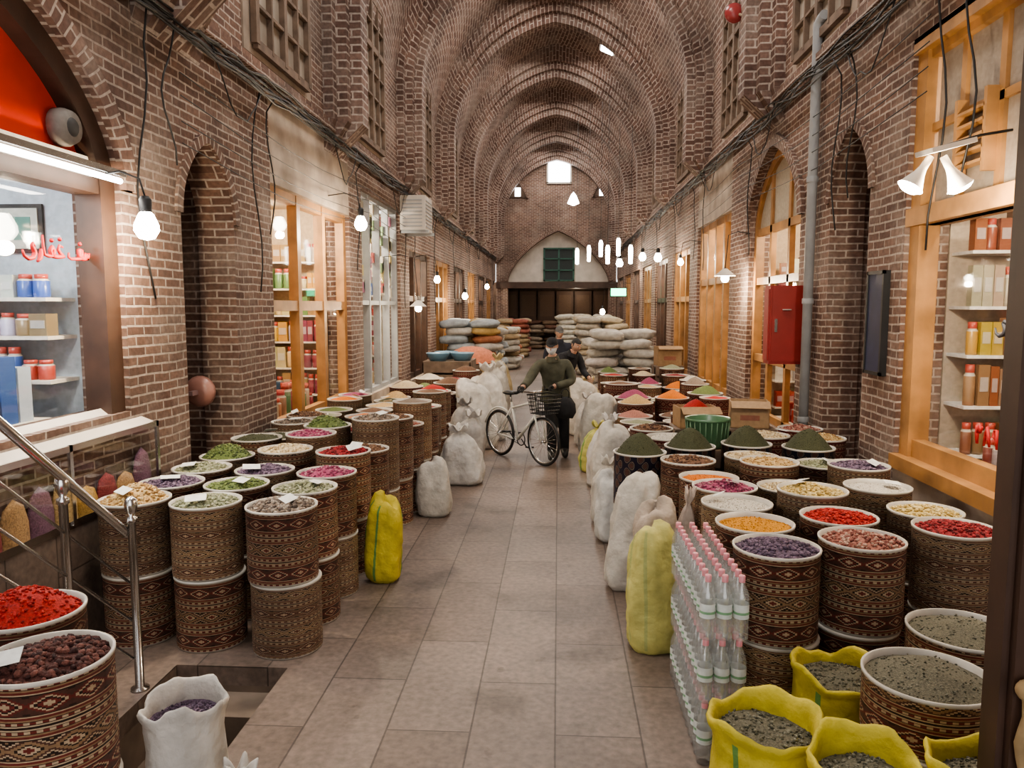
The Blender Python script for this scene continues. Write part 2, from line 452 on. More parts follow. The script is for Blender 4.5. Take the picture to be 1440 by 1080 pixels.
mb = MB()
NX = 44
for bi in range(len(rings) - 1):
    ya, yb = rings[bi], rings[bi + 1]
    rows = []
    for j in range(11):
        s = j / 10; yy = ya + (yb - ya) * s
        bl = math.sin(pi * s) ** .7
        row = []; Ls = 0; prev = None
        for k in range(NX + 1):
            x = math.cos(pi * k / NX)
            z = SPR - .25 + (9.6 + .65 * bl - SPR + .25) * vf(x)
            p = (XC + (HW + .02) * x, yy, z)
            if prev: Ls += math.dist(prev, p)
            prev = p
            row.append((mb.av(p), Ls))
        rows.append((yy, row))
    for j in range(10):
        for k in range(NX):
            (y0, a), (y1, b) = rows[j], rows[j + 1]
            mb.face((a[k][0], a[k + 1][0], b[k + 1][0], b[k][0]), 0, W3, [(y0, a[k][1]), (y0, a[k + 1][1]), (y1, b[k + 1][1]), (y1, b[k][1])], True)
mb.build('ceiling', [brickv])

for i in range(len(rings) - 1):
    yc = (rings[i] + rings[i + 1]) / 2
    if i >= 5:
        mb = MB(); mb.setM(Matrix.Translation((XC + 1.45, yc + .5, 9.30)) @ Matrix.Rotation(.42, 4, 'Y'))
        mb.box(-.18, .18, -.24, .24, -.02, .02, 0); mb.box(-.24, .24, -.30, .30, 0, .10, 1)
        mb.build('skylight', [skym, white_pl])
    if i > 0: light('skylight_daylight', 'AREA', (XC, yc, 9.40), 82 if i > 2 else 100, (1.0, .93, .86), 1.6, sizey=2.2)

# end wall with portal
mb = MB()
pc, phw = XC + .1, 2.45
pts = archpts(pc, phw, 3.35, 5.75, p=1.2, e=.62)
mb.prism([(XL, 0), (XL, 10.3), (XR, 10.3), (XR, 0), (pc + phw, 0)] + pts + [(pc - phw, 0)], 'y', YE, YE + .4, 0)
out = archpts(pc, phw + .22, 3.35, 6.0, p=1.2, e=.62)
mb.band(out, pts, 'y', YE - .08, YE, 0)
mb.box(XL, XR, YE + .4, YE + .5, 3.1, 6.2, 1)
mb.box(XL, XR, YE - .1, YE + .4, 3.0, 3.3, 2)
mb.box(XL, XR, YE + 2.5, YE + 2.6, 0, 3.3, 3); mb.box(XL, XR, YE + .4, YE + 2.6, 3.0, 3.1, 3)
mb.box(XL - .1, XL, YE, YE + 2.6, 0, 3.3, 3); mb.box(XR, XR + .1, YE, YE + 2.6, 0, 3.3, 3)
mb.build('wall_end', [brick, white_pl, darkwood, darkmat])
mb = MB()
for k in range(6):
    x0 = XL + .1 + k * .95
    mb.box(x0, x0 + .85, YE + 2.2, YE + 2.28, 0, 2.9, 0, (.10, .055, .035)); mb.box(x0 + .1, x0 + .75, YE + 2.17, YE + 2.2, 1.6, 2.7, 0, (.13, .075, .045)); mb.box(x0 + .1, x0 + .75, YE + 2.17, YE + 2.2, .3, 1.4, 0, (.12, .07, .042))
mb.build('door_1', [paint])
light('portal_fill_light', 'POINT', (.9, YE + 1.2, 2.7), 12, (1, .85, .65), .1)  # dim fill light added to lift the portal interior, no fixture behind it
mb = MB()
gc = (.04, .12, .09)
mb.box(-.75, .75, YE + .33, YE + .39, 3.35, 4.95, 0, (.02, .03, .03))
for x in (-.75, -.03, .69): mb.box(x, x + .08, YE + .27, YE + .35, 3.35, 4.95, 0, gc)
for z in (3.35, 3.85, 4.4, 4.9): mb.box(-.75, .77, YE + .27, YE + .35, z, z + .07, 0, gc)
mb.build(wname(), [paint])
mb = MB()
mb.box(-.55, .55, YE - .05, YE - .02, 8.05, 9.5, 0)
for x in (-.6, .52): mb.box(x, x + .08, YE - .09, YE, 8.0, 9.55, 1)
for z in (7.98, 9.49): mb.box(-.6, .6, YE - .09, YE, z, z + .08, 1)
mb.build(wname(), [skym, white_pl])
for sx in (-2.0, 2.05):
    mb = MB()
    pts = archpts(sx, .42, 7.35, 8.1, 8, 1.1, .8)
    mb.prism(pts, 'y', YE - .06, YE - .01, 0); mb.band(archpts(sx, .52, 7.3, 8.25, 8, 1.1, .8), pts, 'y', YE - .1, YE - .0, 1)
    mb.box(sx - .12, sx + .14, YE - .08, YE - .065, 7.4, 7.8, 2)
    mb.build(wname(), [darkmat, brick, skym])

def upper_window(side, yc, w, z0, z1):
    mb = MB(); X = XL if side < 0 else XR; d = -side
    def bx(a, b, y0, y1, za, zb, mat): x0, x1 = sorted((X + d * a, X + d * b)); mb.box(x0, x1, y0, y1, za, zb, mat)
    bx(0, .02, yc - w / 2 - .2, yc + w / 2 + .2, z0 - .1, z1 + .2, 2)
    bx(.02, .03, yc - w / 2, yc + w / 2, z0, z1, 1)
    nv = 4
    for i in range(nv + 1):
        yy = yc - w / 2 + w * i / nv; t = .045 if i in (0, 2, 4) else .018
        bx(.03, .09, yy - t, yy + t, z0, z1, 0)
    nh = 6
    for i in range(nh + 1):
        zz = z0 + (z1 - z0) * i / nh; t = .045 if i in (0, 4, nh) else .016
        bx(.03, .085, yc - w / 2, yc + w / 2, zz - t, zz + t, 0)
    mb.build(wname(), [oldwood, dustglass, plaster])
for yc in (4.0, 8.5, 12.5, 17.4, 22.0, 26.5, 31.1, 35.6):
    upper_window(-1, yc, 1.6, 4.72, 7.0); upper_window(1, yc + .2, 1.6, 5.0, 7.1)

# ------------------------------------------------------------------ shops
GP = [(.45, .06, .04), (.62, .48, .25), (.08, .15, .4), (.6, .57, .5), (.42, .24, .09), (.15, .26, .1), (.62, .36, .08), (.28, .06, .09), (.5, .38, .28), (.35, .18, .1)]
def goods_item(mb, r, x0, x1, y0, y1, z, h, c):
    if r.random() < .5:
        mb.box(x0, x1, y0, y1, z, z + h, 1, c)
        e = .004; lc = tuple(min(1, v * .5 + .3) for v in c)
        mb.box(x0 + .012, x1 - .012, y0 - e, y0, z + h * .35, z + h * .7, 1, lc)
    else:
        w = min(x1 - x0, y1 - y0) * .5; cx, cy = (x0 + x1) / 2, (y0 + y1) / 2
        mb.lathe([(0, 0), (w * .96, 0), (w, h * .1), (w, h * .72), (w * .72, h * .8), (w * .8, h * .82), (w * .8, h), (0, h)], 10, 1, c, (cx, cy, z),
                 cols=[c, c, c, (.6, .56, .48), (.45, .08, .06), (.45, .08, .06), (.45, .08, .06)])
def interior(side, y0, y1, z0, z1, wallcol, energy, seed, lcol=(1, .88, .70), zs=None, shelfcol=(.7, .66, .58), pal=GP, lamp=True, hr=(.16, .34), wr=(.07, .13)):
    r = random.Random(seed); X = XL if side < 0 else XR; d = side
    mb = MB(); D = 1.9
    def bx(a, b, ya, yb, za, zb, mat, col=W3): x0, x1 = sorted((X + d * a, X + d * b)); mb.box(x0, x1, ya, yb, za, zb, mat, col)
    bx(D, D + .05, y0, y1, 0, z1 + .3, 0, wallcol)
    bx(.36, D, y0 - .05, y0, 0, z1 + .3, 0, wallcol); bx(.36, D, y1, y1 + .05, 0, z1 + .3, 0, wallcol)
    bx(.36, D, y0, y1, z1 + .25, z1 + .3, 0, wallcol)
    if zs is None: zs = [z0 + .1 + .38 * i for i in range(int((z1 - z0) / .38))]
    for qi, z in enumerate(zs):
        bx(.38, D, y1 - .32, y1, z, z + .025, 0, shelfcol); bx(D - .32, D, y0 + .05, y1 - .34, z, z + .025, 0, shelfcol)
        hm = min(hr[1], (zs[qi + 1] - z - .05) if qi + 1 < len(zs) else hr[1])
        a = .40; run = 0
        while a < D - .15:
            if run <= 0: run = r.randint(1, 4); w = r.uniform(*wr); h = r.uniform(hr[0], hm); cb = r.choice(pal)
            c = tuple(v * r.uniform(.75, 1.0) for v in cb); run -= 1
            x0, x1 = sorted((X + d * a, X + d * (a + w))); goods_item(mb, r, x0, x1, y1 - .30, y1 - .30 + w, z + .025, h, c); a += w + .005
        a = y0 + .1
        while a < y1 - .55:
            w = r.uniform(.08, .18); h = r.uniform(hr[0], hm); c = tuple(v * r.uniform(.6, 1.1) for v in r.choice(pal))
            x0, x1 = sorted((X + d * (D - .3), X + d * (D - .3 + w))); goods_item(mb, r, x0, x1, a, a + w, z + .025, h, c); a += w + .012
    bx(.36, .75, y0 + .05, y1 - .36, z0 - .05, z0, 0, shelfcol)
    for off in (.40, .58):
        a = y0 + .1
        while a < y1 - .6:
            w = r.uniform(.10, .16); h = r.uniform(.15, .46); c = tuple(v * r.uniform(.6, 1.0) for v in r.choice(pal))
            x0, x1 = sorted((X + d * off, X + d * (off + w))); goods_item(mb, r, x0, x1, a, a + w, z0, h, c); a += w + .02
    xx = X + d * 1.0
    mb.cyl((xx, y0 + .5, z1 + .16), (xx, y1 - .5, z1 + .16), .02, n=8, mat=2)
    o = mb.build('shop_interior', [paint, gloss, tubem])
    if lamp: light('shop_ceiling_light', 'POINT', (X + d * .8, (y0 + y1) / 2 - .2, z1 + .0), energy, lcol, .15, parent=o)

def front(side, y0, y1, z0, z1, nv, trans, mat, xin=.12, t=.06, glassy=True, extra=None):
    X = XL if side < 0 else XR; d = side
    mb = MB()
    def bx(a, b, ya, yb, za, zb, m): x0, x1 = sorted((X + d * a, X + d * b)); mb.box(x0, x1, ya, yb, za, zb, m)
    for i in range(nv + 1):
        yy = y0 + t + (y1 - y0 - 2 * t) * i / nv; bx(xin - .06, xin + .06, yy - t, yy + t, z0, z1, 0)
    for z in [z0 + t, z1 - t] + trans:
        bx(xin - .05, xin + .05, y0, y1, z - t, z + t, 0)
    if glassy: bx(xin - .005, xin + .005, y0, y1, z0, z1, 1)
    if extra: extra(mb, bx)
    return mb.build(wname(), [mat, glass, paint])

BLU = [(.5, .05, .04), (.05, .12, .4), (.08, .2, .45), (.6, .6, .6), (.45, .07, .05), (.3, .2, .12)]
PK = [(.30, .11, .06), (.42, .28, .15), (.36, .22, .12), (.50, .36, .08), (.33, .08, .06), (.42, .36, .28), (.28, .15, .08)]
interior(-1, 2.3, 5.3, 1.4, 3.0, (.46, .53, .58), 40, 3, (.93, .97, 1), zs=[1.62, 1.92, 2.18], pal=BLU, hr=(.12, .24))
interior(-1, 8.12, 11.2, .75, 3.3, (.50, .38, .25), 80, 4)
interior(-1, 11.9, 14.8, .7, 3.6, (.5, .46, .38), 75, 5)
interior(1, 2.9, 6.5, .9, 3.9, (.50, .42, .33), 60, 6, zs=[.95, 1.34, 1.74, 2.12, 2.55], pal=PK, shelfcol=(.75, .74, .72), hr=(.22, .36), wr=(.06, .10))
interior(1, 9.2, 11.7, .55, 3.2, (.5, .38, .25), 50, 7)
interior(1, 12.9, 15.9, .6, 3.4, (.5, .38, .25), 55, 8)
q = 0
for s in L[9:]:
    if s[2] == 'shop': interior(-1, s[0], s[1], .6, 3.0, (.45, .34, .24), 60, int(s[0] * 7), lamp=q % 2 == 0); front(-1, s[0], s[1], .6, 3.3, 3, [2.3], wood if q % 2 else darkwood); q += 1
for s in Rr[9:]:
    if s[2] == 'shop': interior(1, s[0], s[1], .6, 3.0, (.45, .34, .24), 60, int(s[0] * 9), lamp=q % 2 == 0); front(1, s[0], s[1], .6, 3.4, 3, [2.3], wood if q % 2 else darkwood); q += 1
front(-1, 8.12, 11.2, .75, 3.45, 3, [2.15], wood, t=.06)
def gext(mb, bx):
    r = random.Random(5)
    for i in range(70):
        yy = r.uniform(12.1, 14.6); zz = r.uniform(2.3, 3.7); c = r.choice([(.5, .12, .1), (.6, .55, .45), (.2, .3, .14), (.6, .5, .2), (.5, .2, .3)])
        bx(.14, .19, yy, yy + .14, zz, zz + .17, 2)
        mb.c[-6:] = [c] * 6
front(-1, 11.9, 14.8, .7, 3.95, 4, [2.2], greypaint, t=.035, extra=gext)
front(1, 12.9, 15.9, .6, 3.7, 4, [2.6], wood)
def rx(mb, bx):
    bx(.0, .24, 2.9, 6.5, 2.78, 2.92, 0); bx(-.04, .3, 2.9, 6.5, .82, .93, 0)
    bx(.04, .2, 6.34, 6.5, .9, 4.2, 0); bx(.0, .3, 2.9, 6.5, 4.12, 4.24, 0)
    for yy in (3.4, 3.9, 4.4, 4.9, 5.4, 5.9): bx(.1, .16, yy - .035, yy + .035, 2.9, 4.15, 0)
    bx(.1, .15, 2.9, 6.4, 3.5, 3.56, 0)
    bx(.13, .135, 2.95, 6.3, 2.95, 4.1, 2)
    mb.c[-6:] = [(.36, .30, .24)] * 6
    for k in range(5): bx(.02, .1, 5.45, 5.8, 3.12 + .09 * k, 3.14 + .09 * k, 0)
    bx(.02, .1, 5.42, 5.46, 3.05, 3.6, 0); bx(.02, .1, 5.8, 5.84, 3.05, 3.6, 0)
front(1, 2.9, 6.5, .93, 4.2, 1, [2.85], wood, t=.07, extra=rx)
mb = MB(); c, hw = 10.45, 1.21
o1 = archpts(c, hw, 3.2, 4.22); i1 = archpts(c, hw - .11, 3.2, 4.08)
mb.band([(c + hw, .55)] + o1 + [(c - hw, .55)], [(c + hw - .11, .55)] + i1 + [(c - hw + .11, .55)], 'x', XR + .08, XR + .2, 0)
for yy in (c - .42, c + .42): mb.box(XR + .1, XR + .17, yy - .045, yy + .045, .55, 4.0, 0)
for zz in (.6, 1.4, 2.5, 3.2): mb.box(XR + .1, XR + .17, c - hw, c + hw, zz - .05, zz + .05, 0)
mb.box(XR + .13, XR + .14, c - hw + .05, c + hw - .05, .55, 3.2, 1)
mb.prism(i1, 'x', XR + .13, XR + .14, 2, (.36, .31, .24))
mb.build(wname(), [wood, glass, paint])
mb = MB(); c, hw = 3.81, 1.47
o1 = archpts(c, hw, 2.95, 4.12); i1 = archpts(c, hw - .17, 2.95, 3.95)
mb.band([(c + hw, 1.4)] + o1 + [(c - hw, 1.4)], [(c + hw - .17, 1.4)] + i1 + [(c - hw + .17, 1.4)], 'x', XL - .22, XL - .04, 0)
mb.prism(i1, 'x', XL - .2, XL - .16, 1)
mb.box(XL - .24, XL - .05, c - hw, c + hw, 2.9, 3.0, 0)
mb.box(XL - .17, XL - .16, c - hw, c + hw, 1.4, 2.9, 2)
mb.box(XL - .13, XL - .09, c - hw + .2, c + hw - .15, 3.0, 3.14, 3, (.75, .7, .62))
mb.setM(Matrix.Translation((XL - .14, 4.85, 3.28)) @ Matrix.Rotation(pi / 2, 4, 'Y'))
mb.lathe([(0, .1), (.10, .1), (.12, .05), (.12, 0), (0, 0)], 18, 3, (.22, .2, .18)); mb.lathe([(0, .11), (.05, .11), (.06, .1)], 18, 3, (.05, .05, .05))
mb.setM(Matrix.Identity(4))
mb.build(wname(), [darkwood, redglass, glass, paint])
mb = MB(); mb.cyl((XL + .08, 2.8, 2.99), (XL + .08, 5.15, 2.99), .02, n=8)
mb.box(XL + .02, XL + .1, 2.75, 5.2, 3.02, 3.06, 1)
mb.build('tube_lamp', [tubem, steel])
light('tube_light', 'AREA', (XL + .14, 4.0, 2.9), 12, (1, .93, .84), .1, sizey=2.2)
TXT = [[(1.0, .45), (.85, .6), (.72, .45), (.85, .3), (.95, .1), (.8, -.15), (.45, -.25), (.1, -.1), (0, .2)],
       [(1.45, .35), (1.42, .05), (1.3, -.2), (1.1, -.35)],
       [(1.62, 1.1), (1.64, .5), (1.7, .05), (2.0, 0), (2.3, 0), (2.2, .3), (2.35, .5), (2.5, .3), (2.4, 0), (2.8, 0), (3.35, .05), (3.05, .2), (2.88, .4), (3.0, .65), (3.3, .55)],
       [(2.3, .8), (2.36, .86), (2.42, .8)], [(3.0, .92), (3.06, .98), (3.12, .92)],
       [(3.8, .3), (3.75, .05), (4.0, -.05), (4.8, 0), (5.0, .2), (4.95, .5), (4.75, .5), (4.75, .2), (5.0, .03), (5.2, 0), (5.3, .3), (5.38, .02), (5.5, .3), (5.58, .02), (5.72, .38)],
       [(4.8, .8), (4.86, .86), (4.92, .8)],
       [(6.1, .2), (6.05, .4), (6.25, .48), (6.35, .25), (6.1, .18)], [(6.35, .25), (6.3, -.1), (6.05, -.35), (5.85, -.4)],
       [(6.35, .1), (6.6, 0), (6.72, .45)], [(6.45, -.22), (6.5, -.28), (6.55, -.22)], [(6.68, -.22), (6.73, -.28), (6.78, -.22)]]
DIG = [[(0, .9), (.1, .6), (.3, .9), (.35, .6), (.5, .9)], [(0, .9), (.1, 0)], [(.7, 0), (.95, .9), (1.2, 0)], [(1.5, .85), (1.75, .9), (1.7, .5), (1.5, .6), (1.5, .85)], [(1.75, .9), (1.85, 0)],
       [(2.1, .9), (2.35, 0), (2.6, .9)], [(2.9, .5), (3.0, .05), (3.3, .05), (3.4, .5), (3.15, .9), (2.9, .5)], [(3.7, 0), (3.7, .9), (3.95, .6), (4.2, .9)], [(4.5, 0), (4.5, .9), (4.75, .65), (5.0, .9)]]
def lettering(X, y0, z0, sc, flip, col, strokes, r=.011):
    mb = MB()
    for l in strokes:
        P = [(X, y0 + flip * a * sc, z0 + b * sc) for a, b in l]; n = len(P)
        Q = []
        for i in range(n - 1):
            for t in (0, .5): Q.append(tuple(P[i][k] * (1 - t) + P[i + 1][k] * t for k in range(3)))
        Q.append(P[-1]); m = len(Q)
        mb.tube(Q, [r * (.45 + .8 * math.sin(pi * (i + .5) / m)) for i in range(m)], 6, 0, col)
    mb.build('window_lettering', [paint])
lettering(XL - .14, 4.45, 2.46, .115, 1, (.5, .015, .015), TXT, .012)
lettering(XL - .14, 3.95, 1.62, .10, 1, (.5, .015, .015), DIG[:5])
lettering(XR + .1, 5.30, 1.98, .12, -1, (.05, .05, .06), TXT, .012)
lettering(XR + .1, 5.45, 1.20, .14, -1, (.45, .02, .02), DIG)

# display case below left window
mb = MB()
mb.box(XL + .001, -2.985, 2.3, 5.5, 0, .8, 0)
mb.box(XL + .001, -2.98, 2.3, 5.5, .78, .83, 1)
q = [mb.av(p) for p in ((XL - .12, 2.3, 1.44), (XL - .12, 5.28, 1.44), (-2.97, 5.5, 1.28), (-2.97, 2.3, 1.28))]
mb.face(q, 4)
for yy in (2.3, 3.4, 4.45, 5.47): mb.box(-2.99, -2.97, yy, yy + .03, .8, 1.3, 1)
mb.box(-2.99, -2.97, 2.3, 5.5, 1.26, 1.3, 1)
mb.box(-2.982, -2.978, 2.3, 5.5, .83, 1.27, 2)
cols = [(.42, .26, .07), (.22, .04, .04), (.36, .22, .1), (.16, .08, .12), (.45, .32, .14)]
for i in range(14):
    yy = 2.45 + i * .22; h = R.uniform(.16, .34)
    mb.lathe([(.115, 0), (.112, h * .4), (.08, h * .8), (.0, h)], 14, 3, cols[i % 5], (XL + .04, yy, .83), fn=lambda p, a, j: Vector((p.x * .3, p.y, p.z)))
mb.build('display_case', [stone, steel, glass, spice, white_pl])
mb = MB()
mb.tube([(-.03, -.15, 0), (-.05, -.16, .45), (-.07, -.1, .72), (-.07, .1, .72), (-.05, .16, .45), (-.03, .15, 0)], .025, 8)
mb.obox((-.06, 0, .48), (.06, .30, .42)); mb.obox((-.22, 0, 0), (.4, .38, .08)); mb.cyl((-.22, 0, -.9), (-.22, 0, 0), .03)
for k in range(5): mb.cyl((-.22, 0, -.88), (-.22 + .28 * math.cos(k * 1.257), .28 * math.sin(k * 1.257), -.97), .02)
mb.build('office_chair', [black], (-3.5, 4.62, 1.0))
mb = MB(); mb.box(-3.98, -3.62, 5.27, 5.29, 2.52, 2.86, 0, (.02, .02, .02)); mb.box(-3.95, -3.65, 5.26, 5.27, 2.55, 2.83, 0, (.5, .52, .45))
mb.box(-3.90, -3.70, 5.255, 5.26, 2.61, 2.77, 0, (.1, .25, .2)); mb.build('framed_picture', [paint])

# ------------------------------------------------------------------ spices
PAL = dict(greybrown=((.20, .15, .115), (.31, .26, .21), (.11, .085, .07)), palegreen=((.25, .26, .16), (.36, .35, .24), (.16, .17, .10)),
           tan=((.48, .32, .14), (.58, .43, .22), (.34, .20, .08)), green=((.11, .15, .045), (.18, .22, .075), (.07, .095, .035)),
           lavender=((.125, .085, .13), (.20, .14, .20), (.075, .05, .08)), magenta=((.30, .055, .12), (.42, .18, .22), (.18, .03, .07)),
           darkred=((.23, .014, .018), (.35, .03, .035), (.12, .008, .01)), red=((.38, .018, .012), (.50, .035, .02), (.25, .008, .006)),
           cream=((.54, .43, .27), (.66, .56, .38), (.40, .30, .17)), orange=((.62, .17, .015), (.68, .21, .02), (.48, .115, .012)),
           turmeric=((.54, .24, .02), (.60, .28, .03), (.46, .19, .015)), brown=((.15, .078, .045), (.25, .14, .08), (.08, .038, .025)),
           pinkmix=((.34, .14, .105), (.46, .30, .23), (.20, .065, .05)), olive=((.060, .064, .032), (.088, .092, .047), (.040, .044, .02)),
           white=((.54, .50, .43), (.62, .58, .51), (.44, .39, .32)), yellow=((.52, .40, .16), (.62, .50, .25), (.40, .28, .09)),
           nuts=((.085, .028, .022), (.15, .055, .042), (.045, .015, .013)), dust=((.15, .14, .10), (.23, .22, .165), (.08, .08, .055)))
FINE = {'orange', 'turmeric', 'white', 'olive', 'dust'}
def heap(mb, r, z0, h, key, mat, gran=True, size=None, c=(0, 0), dens=1.0, hm=None):
    P = PAL[key]; fine = key in FINE
    hm = mat if hm is None else hm
    nf = lambda x, y: noise.noise(Vector((x * 7 + r * 50 + c[0] * 9, y * 7 + c[1] * 9, h * 40))) * .022
    def fn(p, a, j): return Vector((p.x, p.y, p.z + (0 if j == 0 else nf(p.x, p.y))))
    prof = [(r * (1 - i / 8), z0 + h * (1 - (1 - i / 8) ** 1.5)) for i in range(8)] + [(0, z0 + h)]
    mb.lathe(prof, 22, hm if fine else mat, P[0], (c[0], c[1], 0), fn=fn)
    if not gran: return
    sz = size or (.0055 if fine else .013)
    n = int((160 if fine else 330) * dens)
    for i in range(n):
        rr = r * math.sqrt(R.random()) * .97; a = R.uniform(0, 2 * pi)
        x, y = rr * math.cos(a), rr * math.sin(a)
        z = z0 + h * (1 - (rr / r) ** 1.5) + nf(x, y)
        s = sz * R.uniform(.7, 1.3)
        mb.ico((c[0] + x, c[1] + y, z + s * .2), (s, s * R.uniform(.5, 1), s * R.uniform(.4, .9)), R.uniform(0, 6), mat, R.choice(P))

DR, DH = .215, .46
def tag(mb, mat, z):
    x, y = R.uniform(-.08, .08), R.uniform(-.14, -.04)
    mb.obox((x, y, z + .01), (R.uniform(.09, .13), .07, .002), (R.uniform(.1, .5), R.uniform(-.2, .2), R.uniform(-.6, .6)), mat, (.65, .65, .62))
lowmesh = {}
def lower(x, y, z, mat, sc):
    key = mat.name
    if key not in lowmesh:
        mb = MB()
        mb.lathe([(0, 0), (DR - .004, 0), (DR, .012), (DR, DH - .022), (DR + .004, DH - .018), (DR + .004, DH - .006), (DR - .01, DH - .003), (0, DH - .003)], 36,
                 mats=[1, 1, 0, 1, 1, 1, 1])
        o = mb.build('spice_drum', [mat, rimm]); lowmesh[key] = o.data
    else:
        o = bpy.data.objects.new('spice_drum', lowmesh[key]); scene.collection.objects.link(o)
    o.location = (x, y, z); o.rotation_euler = (0, 0, R.uniform(0, 6)); o.scale = (sc, sc, 1)

def drum(x, y, key, levels=2, mat=None, gran=None, h=.06, sc=1.0, size=None, ztop=None, tg=None, lowmat=None):
    mat = mat or R.choice([kilim1, kilim1, kilim2]); lowmat = lowmat or R.choice([kilim1, kilim2, mat])
    zt = ztop if ztop else levels * DH
    H = zt - (levels - 1) * DH
    for i in range(levels - 1): lower(x + R.uniform(-.012, .012), y + R.uniform(-.01, .01), i * DH, lowmat, sc)
    if gran is None: gran = y < 8.2
    mb = MB(); r = DR * sc
    mb.lathe([(0, 0), (r - .004, 0), (r, .01), (r, H - .016), (r + .004, H - .014), (r + .005, H), (r - .006, H), (r - .010, H - .05)], 40 if y < 7 else 24, mats=[1, 1, 0, 1, 1, 1, 1])
    heap(mb, r - .008, H - .03, h, key, 2, gran, size, dens=1.3 if y < 5.2 else .75, hm=3)
    if (R.random() < .35 if tg is None else tg): tag(mb, 4, H + h * .6)
    mb.build('spice_drum', [mat, rimm, spice, herb, paint], (x, y, (levels - 1) * DH), rz=R.uniform(0, 6) if tg is None else 0)

rowsL = [('greybrown', 'palegreen', 'tan'), ('palegreen', 'green', 'lavender'), ('magenta', 'lavender', 'palegreen'), ('darkred', 'cream', 'green'),
         ('brown', 'magenta', 'olive'), ('greybrown', 'green', 'olive'), ('brown', 'darkred', 'greybrown'), ('pinkmix', 'cream', 'brown'),
         ('greybrown', 'orange', 'palegreen'), ('darkred', 'brown', 'green'), ('lavender', 'tan', 'orange'), ('brown', 'olive', 'magenta')]
for i, row in enumerate(rowsL):
    y = 4.60 + i * .475
    for j, k in enumerate(row):
        x = -1.72 - .505 * j + R.uniform(-.015, .015) + (.05 if i > 3 else 0) + (R.uniform(-.03, .08) if i > 4 and j == 0 else 0)
        yy = y + .05 * j + R.uniform(-.01, .01)
        h = .11 if (i, j) in ((0, 2), (3, 2), (5, 1)) else .055
        zt = .92 if i < 3 else R.choice([.92, .92, .86, .99, 1.04])
        if i > 4 and j == 0: zt = [1.12, 1.06, .92, 1.1, .98, .92, 1.05][(i - 5) % 7]
        lv = 2
        drum(x, yy, k, lv, kilim2 if (i == 0 and j) else (kilim1 if i == 0 else None), h=h, tg=(i < 3 and j > 0) or None, ztop=zt, lowmat=kilim2 if (i == 0 and j == 0) else (kilim1 if i == 0 else None),
             size=.016 if (i, j) == (0, 0) or k == 'cream' else None)
drum(-1.80, 2.50, 'nuts', 2, kilim1, h=.05, size=.015, tg=True)
drum(-2.16, 2.90, 'red', 2, kilim1, h=.12, size=.008)
Rd = [(1.13, 3.93, 'lavender'), (1.62, 4.09, 'pinkmix'), (2.22, 4.33, 'darkred'), (1.13, 4.37, 'turmeric'), (1.66, 4.54, 'red'), (2.30, 4.85, 'yellow'),
      (1.13, 4.82, 'white'), (1.65, 4.99, 'yellow'), (2.2, 5.33, 'white'), (1.15, 5.27, 'magenta'), (1.64, 5.45, 'cream'), (2.25, 5.80, 'lavender'),
      (1.13, 5.72, 'orange'), (1.62, 5.90, 'tan'), (2.15, 6.27, 'palegreen'), (1.05, 6.17, 'brown'), (1.6, 6.36, 'cream')]
for x, y, k in Rd: drum(x, y, k, 2, R.choice([kilim1, kilim1, kilim2]), h=.03 if k in FINE else .05, tg=False if y < 4.6 else None, ztop=.92 if y < 4.5 else R.choice([.92, .88, .97]))
for x, y in ((.70, 6.5), (1.17, 6.80), (1.70, 6.95), (2.2, 6.8)): drum(x, y, 'olive', 2, damask, h=.19, sc=1.02, gran=True, lowmat=damask, tg=False)
for x, y, k in ((1.05, 7.27, 'white'), (2.0, 7.42, 'cream'), (2.48, 7.3, 'tan'), (.95, 7.78, 'brown'), (2.45, 7.85, 'pinkmix')): drum(x, y, k, 2, maroon)
cyc = ['brown', 'cream', 'magenta', 'tan', 'pinkmix', 'palegreen', 'darkred', 'orange', 'brown', 'white', 'greybrown', 'green', 'red', 'olive', 'greybrown', 'brown']
i = 0
rr2 = random.Random(21)
for yy in [8.75 + .6 * k for k in range(12)]:
    for xx in (1.02, 1.62, 2.2):
        if (yy < 9.2 and 1.2 < xx): continue
        if rr2.random() < .16: i += 1; continue
        drum(xx + rr2.uniform(-.04, .06), yy + rr2.uniform(-.06, .06), cyc[(i * 5) % 16], 2, rr2.choice([maroon, maroon, kilim1]), gran=False, h=rr2.choice([.05, .1, .14]), sc=rr2.choice([1.0, 1.12, 1.22]), tg=False, lowmat=rr2.choice([maroon, kilim1]), ztop=rr2.choice([.66, .74, .84, .92])); i += 1
for yy in [10.45 + .6 * k for k in range(8)]:
    for xx in (-1.78, -2.35):
        if rr2.random() < .12: i += 1; continue
        drum(xx + rr2.uniform(-.04, .04), yy, cyc[(i * 7) % 16], 2, rr2.choice([maroon, kilim1]), gran=False, h=rr2.choice([.06, .12]), tg=False, ztop=rr2.choice([.70, .82, .92]), sc=rr2.choice([1.0, 1.2])); i += 1
drum(1.47, 3.0, 'dust', 2, kilim1, h=.05, sc=1.12, ztop=.70, gran=True, tg=False)
drum(1.86, 3.5, 'dust', 2, kilim1, h=.05, sc=1.1, ztop=.68, gran=True, tg=False)
drum(1.93, 2.85, 'dust', 2, kilim1, h=.05, ztop=.66, gran=True, tg=False)

